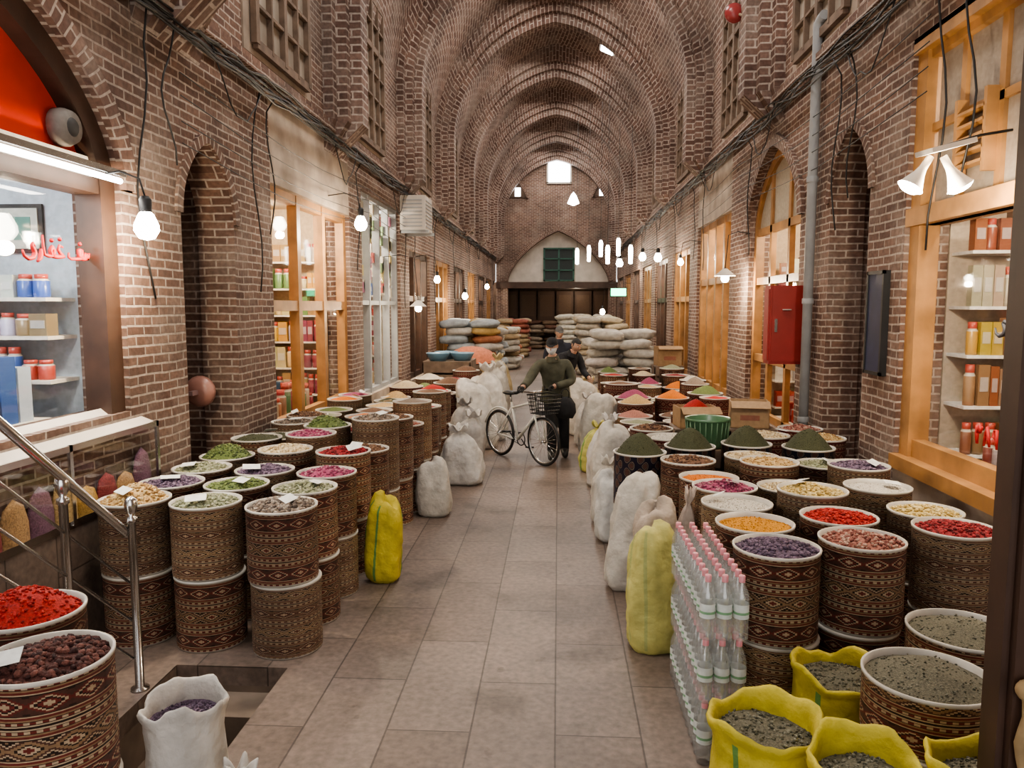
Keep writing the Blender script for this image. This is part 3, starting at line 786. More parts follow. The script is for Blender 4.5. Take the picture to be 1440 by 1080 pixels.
# ------------------------------------------------------------------ sacks
def dense(P, k=2):
    out = []
    for i in range(len(P) - 1):
        for q in range(k):
            t = q / k; out.append((P[i][0] * (1 - t) + P[i + 1][0] * t, P[i][1] * (1 - t) + P[i + 1][1] * t))
    return out + [P[-1]]
def crease(a, z, sd):
    x, y = math.cos(a) * 1.5 + sd, math.sin(a) * 1.5
    return .16 * noise.noise(Vector((x, y, z * 3.5))) + .11 * abs(noise.noise(Vector((x * 2.4, y * 2.4, z * 9)))) + .03 * noise.noise(Vector((x * 7, y * 7, z * 20)))
def sack_closed(x, y, r, h, col, z=0, lean=(0, 0), stripe=None, rz=0, name='woven_sack', top=True):
    mb = MB(); sd = R.uniform(0, 100)
    if top: prof = [(0, 0), (.74, 0), (.95, .05), (1.02, .15), (1.04, .3), (1.0, .45), (.93, .6), (.83, .72), (.66, .82), (.42, .90), (.22, .945), (.20, .96), (.40, 1.02), (.46, 1.06), (.28, 1.04), (0, .98)]
    else: prof = [(0, 0), (.74, 0), (.95, .05), (1.02, .15), (1.05, .3), (1.02, .5), (.97, .66), (.93, .8), (.86, .9), (.68, .97), (.36, 1.0), (0, .98)]
    H = h; slump = (R.uniform(-.04, .04), R.uniform(-.04, .04))
    def fn(p, a, j):
        se = (abs(math.cos(a)) ** 3.2 + abs(math.sin(a)) ** 3.2) ** (-1 / 3.2)
        w = 1 + (se - 1) * .9
        t = p.z / H
        f = crease(a, p.z, sd) + .05 * math.sin(a * 9 + sd) * (max(0, t - .6) * 3)
        flat = .82 if top else .82 - .25 * max(0, t - .6)
        q = Vector((p.x * (w + f), p.y * (w * flat + f), p.z + (.035 * math.sin(a * 5 + sd) * max(0, t - .95) * 10 if top else .05 * math.sin(a + sd) * t + .02 * math.sin(a * 3 + sd) * t)))
        return Vector((q.x + (lean[0] + slump[0]) * t * t, q.y + (lean[1] + slump[1]) * t * t, q.z))
    P = dense([(a * r, b * h) for a, b in prof], 3)
    n = 48
    mb.lathe(P, n, 0, col, fn=fn)
    if stripe:
        for fi in range(len(mb.f)):
            if fi % n in (3, 27, 33) and 5 * n < fi < n * 27: mb.c[fi] = stripe
    return mb.build(name, [woven], (x, y, z), rz=rz)

def sack_open(x, y, r, h, col, key, z=0, rz=0, stripe=None, hh=.04):
    mb = MB(); sd = R.uniform(0, 100); H = h
    prof = dense([(0, 0), (.8, 0), (.95, .05), (1.0, .2), (1.0, .4), (1.0, .6), (.97, .8), (1.0, .9), (1.07, .95), (1.10, .985), (1.06, 1.01), (.98, .99), (.93, .93), (.9, .85)], 2)
    prof = [(a * r, b * h) for a, b in prof]; n = 52
    def fn(p, a, j):
        t = p.z / H
        f = crease(a, p.z, sd) * .6 + .022 * math.sin(a * 8 + sd) * max(0, t - .7) * 3
        dz = (.022 * math.sin(a * 2 + sd) + .012 * math.sin(a * 5 + sd * 2) + .02 * noise.noise(Vector((math.cos(a) * 3, math.sin(a) * 3, sd)))) * (max(0, t - .75) * 4)
        return Vector((p.x * (1 + f), p.y * (1 + f), p.z + dz))
    mb.lathe(prof, n, 0, col, fn=fn)
    heap(mb, r * .97, h * .87, hh, key, 1, True, .0075, dens=1.6, hm=2)
    if stripe:
        for fi in range(n * 14):
            if fi > n * 2 and fi % n in (5, 32, 45): mb.c[fi] = stripe
    mb.build('open_sack', [woven, spice, herb], (x, y, z), rz=rz)

YEL = (.52, .43, .05); WH = (.50, .47, .42); GRN = (.13, .27, .07)
sack_open(.79, 2.83, .19, .60, YEL, 'dust', stripe=GRN)
sack_open(1.29, 3.42, .20, .52, YEL, 'dust', stripe=GRN)
sack_open(1.03, 2.47, .17, .66, YEL, 'dust', stripe=GRN)
sack_open(1.42, 2.47, .17, .66, YEL, 'dust', stripe=GRN)
sack_open(-1.47, 2.82, .15, .60, (.54, .51, .47), 'lavender', hh=.02)
sack_closed(-1.18, 2.62, .13, .42, (.54, .51, .47))
sack_closed(-1.36, 5.80, .13, .66, YEL, stripe=GRN, lean=(.03, .02), top=False)
sack_closed(-1.27, 7.7, .17, .55, WH, lean=(-.05, 0), top=False)
sack_closed(-1.15, 9.15, .25, .66, (.56, .54, .51))
sack_closed(-1.2, 9.95, .22, .72, (.46, .44, .42), lean=(.08, 0))
sack_closed(-1.28, 10.6, .22, .8, (.30, .29, .28))
sack_closed(-1.2, 11.5, .27, 1.0, (.54, .52, .49), lean=(-.1, 0), top=False)
sack_closed(-1.1, 12.2, .27, 1.15, (.56, .54, .51))
sack_closed(-1.25, 13.0, .27, .9, (.46, .44, .42), top=False)
for yy in (13.8, 14.6, 15.5, 16.4): sack_closed(-1.3 + R.uniform(-.1, .1), yy, .26, R.uniform(.7, 1.1), R.choice([WH, (.45, .36, .2), (.42, .4, .37)]), top=R.random() < .5)
sack_closed(.60, 4.70, .15, .78, (.52, .48, .16), stripe=(.40, .42, .16), top=False)
sack_closed(.66, 5.14, .15, .82, (.40, .33, .27), lean=(.02, .0), top=False)
sack_closed(.55, 5.75, .17, .86, WH, lean=(.14, .05), top=False)
sack_closed(.86, 5.20, .08, .85, (.5, .42, .37))
sack_closed(.52, 6.95, .16, .60, (.54, .53, .5), top=False)
sack_closed(.50, 7.55, .16, .60, WH)
sack_closed(.58, 8.3, .2, .85, WH, top=False, lean=(.06, 0))
sack_closed(.55, 9.1, .2, .8, (.54, .52, .5), lean=(.1, 0))
sack_closed(.50, 9.9, .2, .6, (.45, .42, .12), stripe=GRN)
sack_closed(.55, 10.7, .24, .9, WH, lean=(.1, 0), top=False)
sack_closed(.5, 11.7, .22, .75, (.44, .42, .4)); sack_closed(.45, 12.7, .24, .9, WH, top=False); sack_closed(.55, 13.9, .24, .8, (.45, .36, .2))

def sack_pile(name, x0, y0, nx, ny, nz, cols, seed, s=(.75, .48, .22), dens=1):
    r = random.Random(seed); mb = MB()
    for k in range(nz):
        for i in range(nx):
            for j in range(ny):
                if k > 1 and r.random() > dens: continue
                c = tuple(v * .82 for v in r.choice(cols)); cx = x0 + i * s[0] * .98 + r.uniform(-.08, .08) + (k % 2) * .1; cy = y0 + j * s[1] + r.uniform(-.05, .05)
                sd = r.uniform(0, 50)
                mb.setM(Matrix.Translation((cx, cy, k * s[2] * .9 + s[2] * .5)) @ Matrix.Rotation(r.uniform(-.25, .25), 4, 'Z') @ Matrix.Rotation(r.uniform(-.10, .10), 4, 'Y'))
                n, m = 18, 10
                def fn(p, a, jj):
                    f = lambda v, e: math.copysign(abs(v) ** e, v)
                    q = p.normalized() if p.length > 0 else p
                    x, y, z = f(q.x, .65), f(q.y, .65), f(q.z, .8)
                    w = 1 + .2 * noise.noise(Vector((x * 2 + sd, y * 2, z * 2)))
                    return Vector((x * s[0] / 2 * w, y * s[1] / 2 * w, z * s[2] / 2 * w))
                mb.lathe([(math.sin(pi * q / m) if 0 < q < m else 0, -math.cos(pi * q / m) if 0 < q < m else (-s[2] / 2 if q == 0 else s[2] / 2)) for q in range(m + 1)], n, 0, c, fn=fn)
    mb.build(name, [woven])
WP = [WH, (.55, .5, .45), (.5, .45, .42)]
sack_pile('sack_pile', 1.0, 17.0, 2, 4, 8, WP, 3, dens=.8)
sack_pile('sack_pile', -2.6, 19.5, 2, 4, 9, [(.42, .28, .10), (.45, .33, .16), (.36, .40, .43), WH, (.40, .16, .08)], 5, dens=.85)
sack_pile('sack_pile', .9, 24, 2, 4, 9, [(.5, .42, .30), WH, (.4, .36, .3)], 6, dens=.9)
sack_pile('sack_pile', -2.5, 26, 2, 4, 7, [(.42, .15, .08), WH, (.4, .3, .18), WH], 9, dens=.9)
sack_pile('sack_pile', .3, 31, 3, 4, 9, [(.5, .44, .34), (.52, .5, .44)], 8, dens=.9)
sack_pile('sack_pile', -2.4, 32, 2, 4, 8, [(.32, .1, .07), (.4, .3, .18)], 2, dens=.9)
sack_pile('sack_pile', -1.9, 38.4, 5, 3, 7, [(.3, .24, .18), (.18, .09, .06), (.2, .13, .08)], 12, dens=.75)

# ------------------------------------------------------------------ water bottle packs
mb = MB()
BR = .036
for i in range(3):
    for j in range(4):
        x, y = (i - 1) * .077, (j - 1.5) * .077
        mb.lathe([(0, 0), (BR * .9, 0), (BR, .01), (BR, .075), (BR * .93, .085), (BR, .095), (BR, .19), (BR * .95, .215), (.014, .268), (.013, .285)], 14, c=(x, y, 0))
        mb.lathe([(BR + .0006, .105), (BR + .0006, .172)], 14, 1, (.62, .66, .64), (x, y, 0))
        mb.lathe([(BR + .001, .125), (BR + .001, .137)], 14, 1, (.20, .38, .22), (x, y, 0))
        mb.lathe([(.015, .272), (.0155, .30), (.013, .304), (0, .304)], 12, 2, (.66, .28, .31), (x, y, 0))
pk = mb.build('water_bottle_pack', [clearpl, paint, gloss], (.775, 3.60, .0))
for tier in range(3):
    for j in range(3):
        if tier == 0 and j == 0: continue
        o = bpy.data.objects.new('water_bottle_pack', pk.data); scene.collection.objects.link(o)
        o.location = (.775 + R.uniform(-.004, .004), 3.60 + j * .315, tier * .306)

# ------------------------------------------------------------------ misc tubs and boxes
def cbox(name, x, y, z, s, rz, col, topkey=None):
    mb = MB(); a, b, h = s[0] / 2, s[1] / 2, s[2]
    mb.box(-a, a, -b, b, 0, .01, 0, col)
    for q in ((-a, -a + .008, -b, b), (a - .008, a, -b, b), (-a, a, -b, -b + .008), (-a, a, b - .008, b)): mb.box(*q, 0, h, 0, col)
    mb.obox((0, -b - .06, h - .02), (s[0], .13, .006), (.5, 0, 0), 0, tuple(v * 1.1 for v in col))
    mb.box(-a * .5, a * .5, -b - .003, -b - .001, h * .3, h * .5, 0, (.3, .12, .08))
    if topkey: heap(mb, min(a, b) * .98, h * .8, .12, topkey, 1, False)
    mb.build(name, [paint, spice], (x, y, z), rz=rz)
CB = (.33, .21, .11)
def crate_table(x, y, w, d, h, name='wooden_crate'):
    mb = MB()
    for k in range(4):
        z0, z1 = k * h / 4 + .02, (k + 1) * h / 4 - .02
        mb.box(-w / 2, w / 2, -d / 2, -d / 2 + .02, z0, z1, 0); mb.box(-w / 2, w / 2, d / 2 - .02, d / 2, z0, z1, 0); mb.box(-w / 2, -w / 2 + .02, -d / 2, d / 2, z0, z1, 0); mb.box(w / 2 - .02, w / 2, -d / 2, d / 2, z0, z1, 0)
    for a in (-w / 2 + .04, w / 2 - .04):
        for b in (-d / 2 + .04, d / 2 - .04): mb.box(a - .02, a + .02, b - .02, b + .02, 0, h - .02, 0)
    mb.box(-w / 2, w / 2, -d / 2, d / 2, h - .02, h, 0)
    mb.build(name, [oldwood], (x, y, 0))
crate_table(1.5, 8.4, .5, .45, .84); cbox('cardboard_box', 1.5, 8.4, .842, (.42, .34, .22), .1, CB, 'red')
crate_table(2.08, 8.45, .5, .45, .84); cbox('cardboard_box', 2.08, 8.45, .842, (.4, .34, .28), -.15, (.38, .25, .14))
crate_table(1.48, 7.62, .45, .45, .76)
mb = MB()
mb.lathe([(0, 0), (.17, 0), (.19, .04), (.21, .26), (.225, .27), (.22, .29), (.2, .28), (.18, .1), (0, .1)], 24, 0, (.07, .15, .08))
for k in range(24):
    a = 2 * pi * k / 24; mb.cyl((.19 * math.cos(a), .19 * math.sin(a), .03), (.215 * math.cos(a), .215 * math.sin(a), .26), .006, n=5, col=(.11, .20, .12))
mb.build('green_basket', [gloss], (1.48, 7.62, .762))
crate_table(2.3, 16.3, .6, .5, .9); cbox('cardboard_box', 2.3, 16.3, .902, (.5, .4, .4), .1, CB)
crate_table(-2.3, 16.25, 1.0, 1.1, 1.0)
mb = MB()
for k, (x, y) in enumerate(((0, 0), (.5, .1), (.1, .52))):
    mb.lathe([(0, 0), (.17, 0), (.24, .16), (.255, .165), (.25, .15), (.18, .02), (0, .02)], 22, 0, (.16, .30, .42), (x, y, 0)); heap(mb, .2, .06, .08, 'white', 1, False, c=(x, y))
mb.build('plastic_tub', [gloss, spice], (-2.52, 16.0, 1.002))
crate_table(-2.0, 17.9, 1.1, 1.2, .8)
mb = MB()
def fnh(p, a, j): return Vector((p.x * 1.2, p.y, p.z + .05 * noise.noise(Vector((p.x * 5, p.y * 5, 1)))))
mb.lathe([(.5, 0), (.46, .15), (.36, .28), (.2, .36), (0, .39)], 24, 0, (.55, .2, .12), fn=fnh)
mb.build('covered_goods_heap', [cloth], (-2.0, 17.9, .82))

# ------------------------------------------------------------------ railing
mb = MB()
p0, p1 = Vector((-2.37, 4.0, .90)), Vector((-2.50, 2.6, 2.18))
mb.tube([p0 + Vector((.01, .08, -.06)), p0, p1], .024, 12)
for dz in (-.28, -.50, -.72): mb.cyl(p0 + Vector((0, 0, dz)), p1 + Vector((0, 0, dz)), .008)
def post(x, y, h):
    mb.lathe([(0, 0), (.05, 0), (.05, .012), (.024, .02), (.022, h - .12), (.03, h - .115), (.03, h - .09), (.015, h - .08), (.03, h - .05), (.036, h - .02), (.03, h + .012), (.012, h + .028), (0, h + .03)], 16, c=(x, y, 0))
post(-2.34, 4.0, 1.08); post(-2.42, 3.55, 1.30)
mb.build('stair_railing', [steel])

mb = MB()
mb.box(1.27, 1.55, 2.12, 2.27, 0, 3.2, 0); mb.box(1.25, 1.27, 2.15, 2.2, 0, 3.2, 0)
mb.build('door_post', [darkwood])
mb = MB()
pts = [(1.29 + .008 * math.sin(k * 1.3), 2.095 + .008 * math.cos(k * 1.3), 1.1 - .04 * k) for k in range(20)]
mb.tube(pts, .014, 8, 0, (.33, .23, .12)); mb.sphere((1.29, 2.09, 1.1), .03, 0, (.33, .23, .12))
mb.build('hanging_rope', [cloth])

# ------------------------------------------------------------------ lamps
def lamp(x, y, z, wx, wz, power=14, r=.045, shade=False):
    e = empty('light_bulb', (x, y, z)); mb = MB()
    mb.lathe([(0, -r * 1.0), (r * .6, -r * .85), (r, -r * .2), (r * .95, r * .3), (r * .6, r * 1.1), (r * .45, r * 1.3)], 16, 0)
    mb.lathe([(r * .46, r * 1.25), (r * .5, r * 2.3), (r * .3, r * 2.6), (0, r * 2.6)], 12, 1)
    if shade: mb.lathe([(r * .5, r * 2.4), (r * 2.6, r * .6)], 20, 2)
    sx = wx - x
    mb.tube([(0, 0, r * 2.5), (sx * .1, 0, wz - z - .02), (sx * .5, 0, wz - z + .03), (sx, 0, wz - z)], .007, 6, 1)
    mb.build('bulb', [bulbm, black, white_pl], parent=e)
    if power: light('bulb_light', 'POINT', (0, 0, -r * 1.3 - .02), power, (1, .80, .55), .05, parent=e)
lamp(-2.72, 5.0, 2.66, XL, 3.0, 44, .08)
lamp(-2.62, 10.2, 3.22, XL, 3.6, 44, .085); lamp(-2.45, 13.4, 2.1, XL, 3.0, 22, .06, True); lamp(-2.6, 16.5, 2.7, XL, 3.2, 28, .07)
lamp(-2.55, 21, 2.4, XL, 3.0, 28, .08); lamp(-2.5, 27, 2.8, XL, 3.2, 28, .08)
lamp(2.45, 11.6, 2.55, XR, 3.2, 38, .06, True); lamp(2.4, 15.5, 3.0, XR, 3.4, 0, .06); lamp(2.3, 18.2, 3.25, XR, 3.5, 34, .09)
lamp(2.35, 22, 3.5, XR, 3.7, 28, .10); lamp(2.1, 27, 3.6, XR, 3.8, 28, .12); lamp(1.7, 30, 1.9, XR, 3.0, 0, .1)
e = empty('double_spot_lamp', (2.3, 4.95, 2.85)); mb = MB()
mb.obox((.05, 0, .26), (.30, .16, .03), (0, -.25, .2), 1)
for sgn in (-1, 1):
    mb.setM(Matrix.Translation((.09 * sgn, 0, .12)) @ Matrix.Rotation(-.55 * sgn, 4, 'Y'))
    mb.lathe([(0, .1), (.022, .1), (.024, .02), (.035, -.02), (.07, -.10), (.08, -.115)], 18, 1)
    mb.lathe([(0, -.145), (.05, -.135), (.079, -.113)], 18, 0)
mb.setM(Matrix.Identity(4)); mb.tube([(.05, 0, .27), (.3, .1, .35), (.49, .1, .38)], .01, 6, 2)
mb.build('fixture', [bulbm, white_pl, black], parent=e)
light('bulb_light', 'POINT', (0, -.05, -.12), 55, (1, .84, .62), .08, parent=e)
for k, (x, y, z) in enumerate(((.66, 28, 3.9), (1.08, 28, 4.0), (1.45, 27, 4.1), (1.9, 25, 4.0), (2.2, 24, 3.7), (1.5, 24, 3.7), (.62, 34, 6.7))):
    mb = MB(); mb.lathe([(0, -.28), (.06, -.26), (.07, .2), (.04, .3), (0, .3)] if k < 6 else [(0, -.25), (.26, -.14), (.12, .2), (0, .35)], 12, 0, (.9, .9, .88)); mb.cyl((0, 0, .3), (0, 0, 9.2 - z), .006, n=5, mat=1)
    mb.build('hanging_lamp', [tubem, black], (x, y, z))
mb = MB(); mb.box(-.25, .25, -.03, .03, -.12, .12, 0); mb.box(-.28, .28, -.02, .04, -.15, .15, 1)
mb.build('green_neon_sign', [emis('green_glow', (.05, .9, .4), 5), black], (2.0, 26, 2.6))

# ------------------------------------------------------------------ wall objects
mb = MB()
mb.box(0.01, .5, -.4, .4, 0, .65, 0)
for k in range(8): mb.box(.5, .51, -.35, .35, .06 + .07 * k, .08 + .07 * k, 1); mb.box(.06, .44, -.41, -.4, .06 + .07 * k, .08 + .07 * k, 1)
mb.box(0.01, .55, -.35, -.3, -.06, 0, 1); mb.box(0.01, .55, .3, .35, -.06, 0, 1)
mb.build('air_conditioner', [white_pl, greypaint], (XL, 15.2, 3.60))
mb = MB(); X = XR - .08
mb.tube([(X, 8.62, 0), (X, 8.62, 5.0), (X + .0, 8.62, 5.1), (X + .02, 8.58, 5.15), (X + .02, 8.5, 5.16)], .052, 14)
for z in (.9, 2.2, 3.5, 4.6): mb.lathe([(.06, -.03), (.062, -.02), (.062, .02), (.06, .03)], 14, c=(X, 8.62, z))
mb.build('drain_pipe', [greypaint])
mb = MB(); mb.box(2.42, 2.79, 9.0, 9.22, 1.48, 2.38, 0); mb.box(2.44, 2.78, 8.985, 9.0, 1.51, 2.35, 0); mb.box(2.47, 2.5, 8.97, 8.985, 1.85, 2.0, 1); mb.box(2.405, 2.42, 9.02, 9.2, 1.52, 2.34, 0)
mb.lathe([(0, 0), (.05, 0), (.05, .01), (0, .01)], 14, 2, c=(2.6, 8.96, 2.1))
mb.build('fire_hose_cabinet', [redpaint, steel, white_pl])
mb = MB(); mb.box(XR - .04, XR - .002, 6.72, 7.08, 1.55, 2.45, 0); mb.box(XR - .05, XR - .04, 6.75, 7.05, 1.58, 2.42, 1)
for q in ((6.72, 6.75, 1.55, 2.45), (7.05, 7.08, 1.55, 2.45), (6.72, 7.08, 1.55, 1.58), (6.72, 7.08, 2.42, 2.45)): mb.box(XR - .06, XR - .04, *q, 0)
mb.build('notice_board', [black, bluepaint])
mb = MB(); mb.lathe([(0, .09), (.10, .08), (.14, .04), (.15, 0), (0, -.02)], 18, 0, (.42, .22, .18)); mb.box(-.02, .02, -.02, .02, -.02, .2, 0, (.3, .2, .2))
o = mb.build('wall_basin', [gloss], (XL - .3, 6.98, 1.35)); o.rotation_euler = (pi / 2, 0, 0)
mb = MB(); mb.setM(Matrix.Translation((2.3, 10.8, 6.0)) @ Matrix.Rotation(pi / 2, 4, 'X')); mb.lathe([(0, 0), (.12, .0), (.13, .05), (.05, .1), (0, .1)], 18, 0, (.3, .05, .05)); mb.setM(Matrix.Identity(4))
mb.tube([(2.3, 10.75, 6.0), (2.55, 10.6, 5.85), (2.79, 10.5, 5.75)], .02, 6, 0, (.35, .28, .2)); mb.build('alarm_bell', [gloss])

rc = random.Random(4)
for side, X, z in ((-1, XL + .14, CL - .05), (1, XR - .14, CR - .05)):
    mb = MB()
    for k in range(7):
        pts = []; yy = 1.0; ph = rc.uniform(0, 6); amp = rc.uniform(.04, .16)
        while yy < 36:
            u = (yy + ph) % 3.2 / 3.2
            pts.append((X - side * rc.uniform(-.02, .03), yy, z - amp * 4 * u * (1 - u) + rc.uniform(-.015, .015) + (k % 3) * .05)); yy += .35
        mb.tube(pts, rc.uniform(.006, .013), 5, cap=False)
    for k in range(10):
        y0 = [5.5, 5.9, 7.6, 8.0, 11.5, 15, 16, 18.6, 22, 26][k]; zz = rc.uniform(1.8, 3.6); xx = X + side * .08
        pts = [(X, y0, z)] + [(xx, y0 + .1 * math.sin(q * .9 + k), z - (z - zz) * q / 8) for q in range(1, 9)]
        mb.tube(pts, .008, 5)
    for k in range(8):
        y0 = 3 + k * 3.5; pts = [(X, y0 + .12 * q, z + .05 - .5 * math.sin(pi * q / 10) * rc.uniform(.9, 1.1)) for q in range(11)]
        mb.tube(pts, .007, 5)
    for k in range(4):   # thin lines strung across the wall face below the cornice
        pts = [(X + side * .03, 6 + t * 1.2, z - .35 - .18 * k - .12 * math.sin(pi * (t % 5) / 5) + rc.uniform(-.01, .01)) for t in range(22)]
        mb.tube(pts, .005, 5, cap=False)
    mb.build('electrical_cables', [black])

# ------------------------------------------------------------------ bicycle
bd = Vector((.66, -.75, 0)).normalized()
Mb = Matrix.Translation((-.83, 10.92, 0)) @ Matrix.Rotation(math.atan2(bd.y, bd.x), 4, 'Z')
mb = MB(); mb.setM(Mb)
WR = .33
def wheel(cx):
    ring = [(cx + WR * math.cos(2 * pi * k / 36), 0, WR + .005 + WR * math.sin(2 * pi * k / 36)) for k in range(36)]
    mb.tube([(cx + (p[0] - cx) * .955, 0, WR + (p[2] - WR) * .955) for p in ring], .019, 8, 1, closed=True)
    mb.tube([(cx + (p[0] - cx) * .89, 0, WR + (p[2] - WR) * .89) for p in ring], .011, 6, 2, closed=True)
    mb.cyl((cx, -.04, WR), (cx, .04, WR), .022, n=10, mat=2)
    for k in range(24):
        a = 2 * pi * k / 24; mb.cyl((cx, .03 * (-1) ** k, WR), (cx + .29 * math.cos(a), 0, WR + .29 * math.sin(a)), .0022, n=4, mat=2, cap=False)
wheel(0); wheel(.97)
bb = (.42, 0, .29); seatc = (.27, 0, .80); head_t = (.80, 0, .86); head_b = (.835, 0, .70)
def ft(a, b, r=.018, m=0): mb.cyl(a, b, r, n=10, mat=m)
ft(bb, seatc, .017); ft(bb, head_b, .021); ft((.29, 0, .72), head_t, .017); ft(head_t, head_b, .021)
for sy in (-.05, .05):
    ft((0, sy, WR), (bb[0], sy * .5, bb[2]), .010); ft((0, sy, WR), (.285, sy * .3, .73), .009); ft((.97, sy, WR), (.845, sy, .67), .013)
ft((.845, -.05, .67), (.845, .05, .67), .013); ft(head_t, (.785, 0, .98), .014, 2)
ft(seatc, (.25, 0, .9), .013, 2)
mb.sphere((.22, 0, .93), .1, 1, sc=(1.3, .8, .32)); mb.sphere((.34, 0, .935), .05, 1, sc=(1.6, .6, .4))
mb.tube([(.70, -.30, .99), (.74, -.2, 1.0), (.79, -.08, .99), (.79, .08, .99), (.74, .2, 1.0), (.70, .30, .99)], .012, 8, 2)
for sy in (-1, 1): mb.cyl((.70, .30 * sy, .99), (.725, .22 * sy, .998), .018, n=10, mat=1)
cr = [(bb[0] + .09 * math.cos(2 * pi * k / 20), .05, bb[2] + .09 * math.sin(2 * pi * k / 20)) for k in range(20)]
mb.tube(cr, .008, 6, 1, closed=True)
ft((bb[0], .06, bb[2]), (.53, .07, .18), .009, 1); ft((bb[0], -.06, bb[2]), (.31, -.07, .40), .009, 1)
mb.obox((.53, .12, .18), (.09, .08, .02), mat=1); mb.obox((.31, -.12, .40), (.09, .08, .02), mat=1)
ft((0, .05, WR + .03), (bb[0], .05, bb[2] + .09), .004, 1); ft((0, .05, WR - .03), (bb[0], .05, bb[2] - .09), .004, 1)
def bk(x, y, t): w = .12 + .035 * t; return (.99 + x * w, y * (w + .02), .72 + .25 * t)
for t in (0, .2, .4, .6, .8, 1): mb.tube([bk(a, b, t) for a, b in ((-1, -1), (1, -1), (1, 1), (-1, 1))], .006 if t < 1 else .010, 5, 1, closed=True)
for k in range(9):
    u = -1 + k / 4
    for q in ((u, -1), (u, 1), (-1, u), (1, u)): mb.cyl(bk(*q, 0), bk(*q, 1), .0035, n=4, mat=1, cap=False)
    mb.cyl(bk(u, -1, 0), bk(u, 1, 0), .004, n=4, mat=1, cap=False); mb.cyl(bk(-1, u, 0), bk(1, u, 0), .004, n=4, mat=1, cap=False)
ft((.84, 0, .74), (.88, 0, .74), .01, 1)
mb.tube([(-.37 * math.cos(a), 0, WR + .37 * math.sin(a)) for a in [.3 + k * .2 for k in range(10)]], .014, 6, 0)
mb.build('bicycle', [plain('white_frame', (.55, .55, .52), .3, var=.05), black, steel])

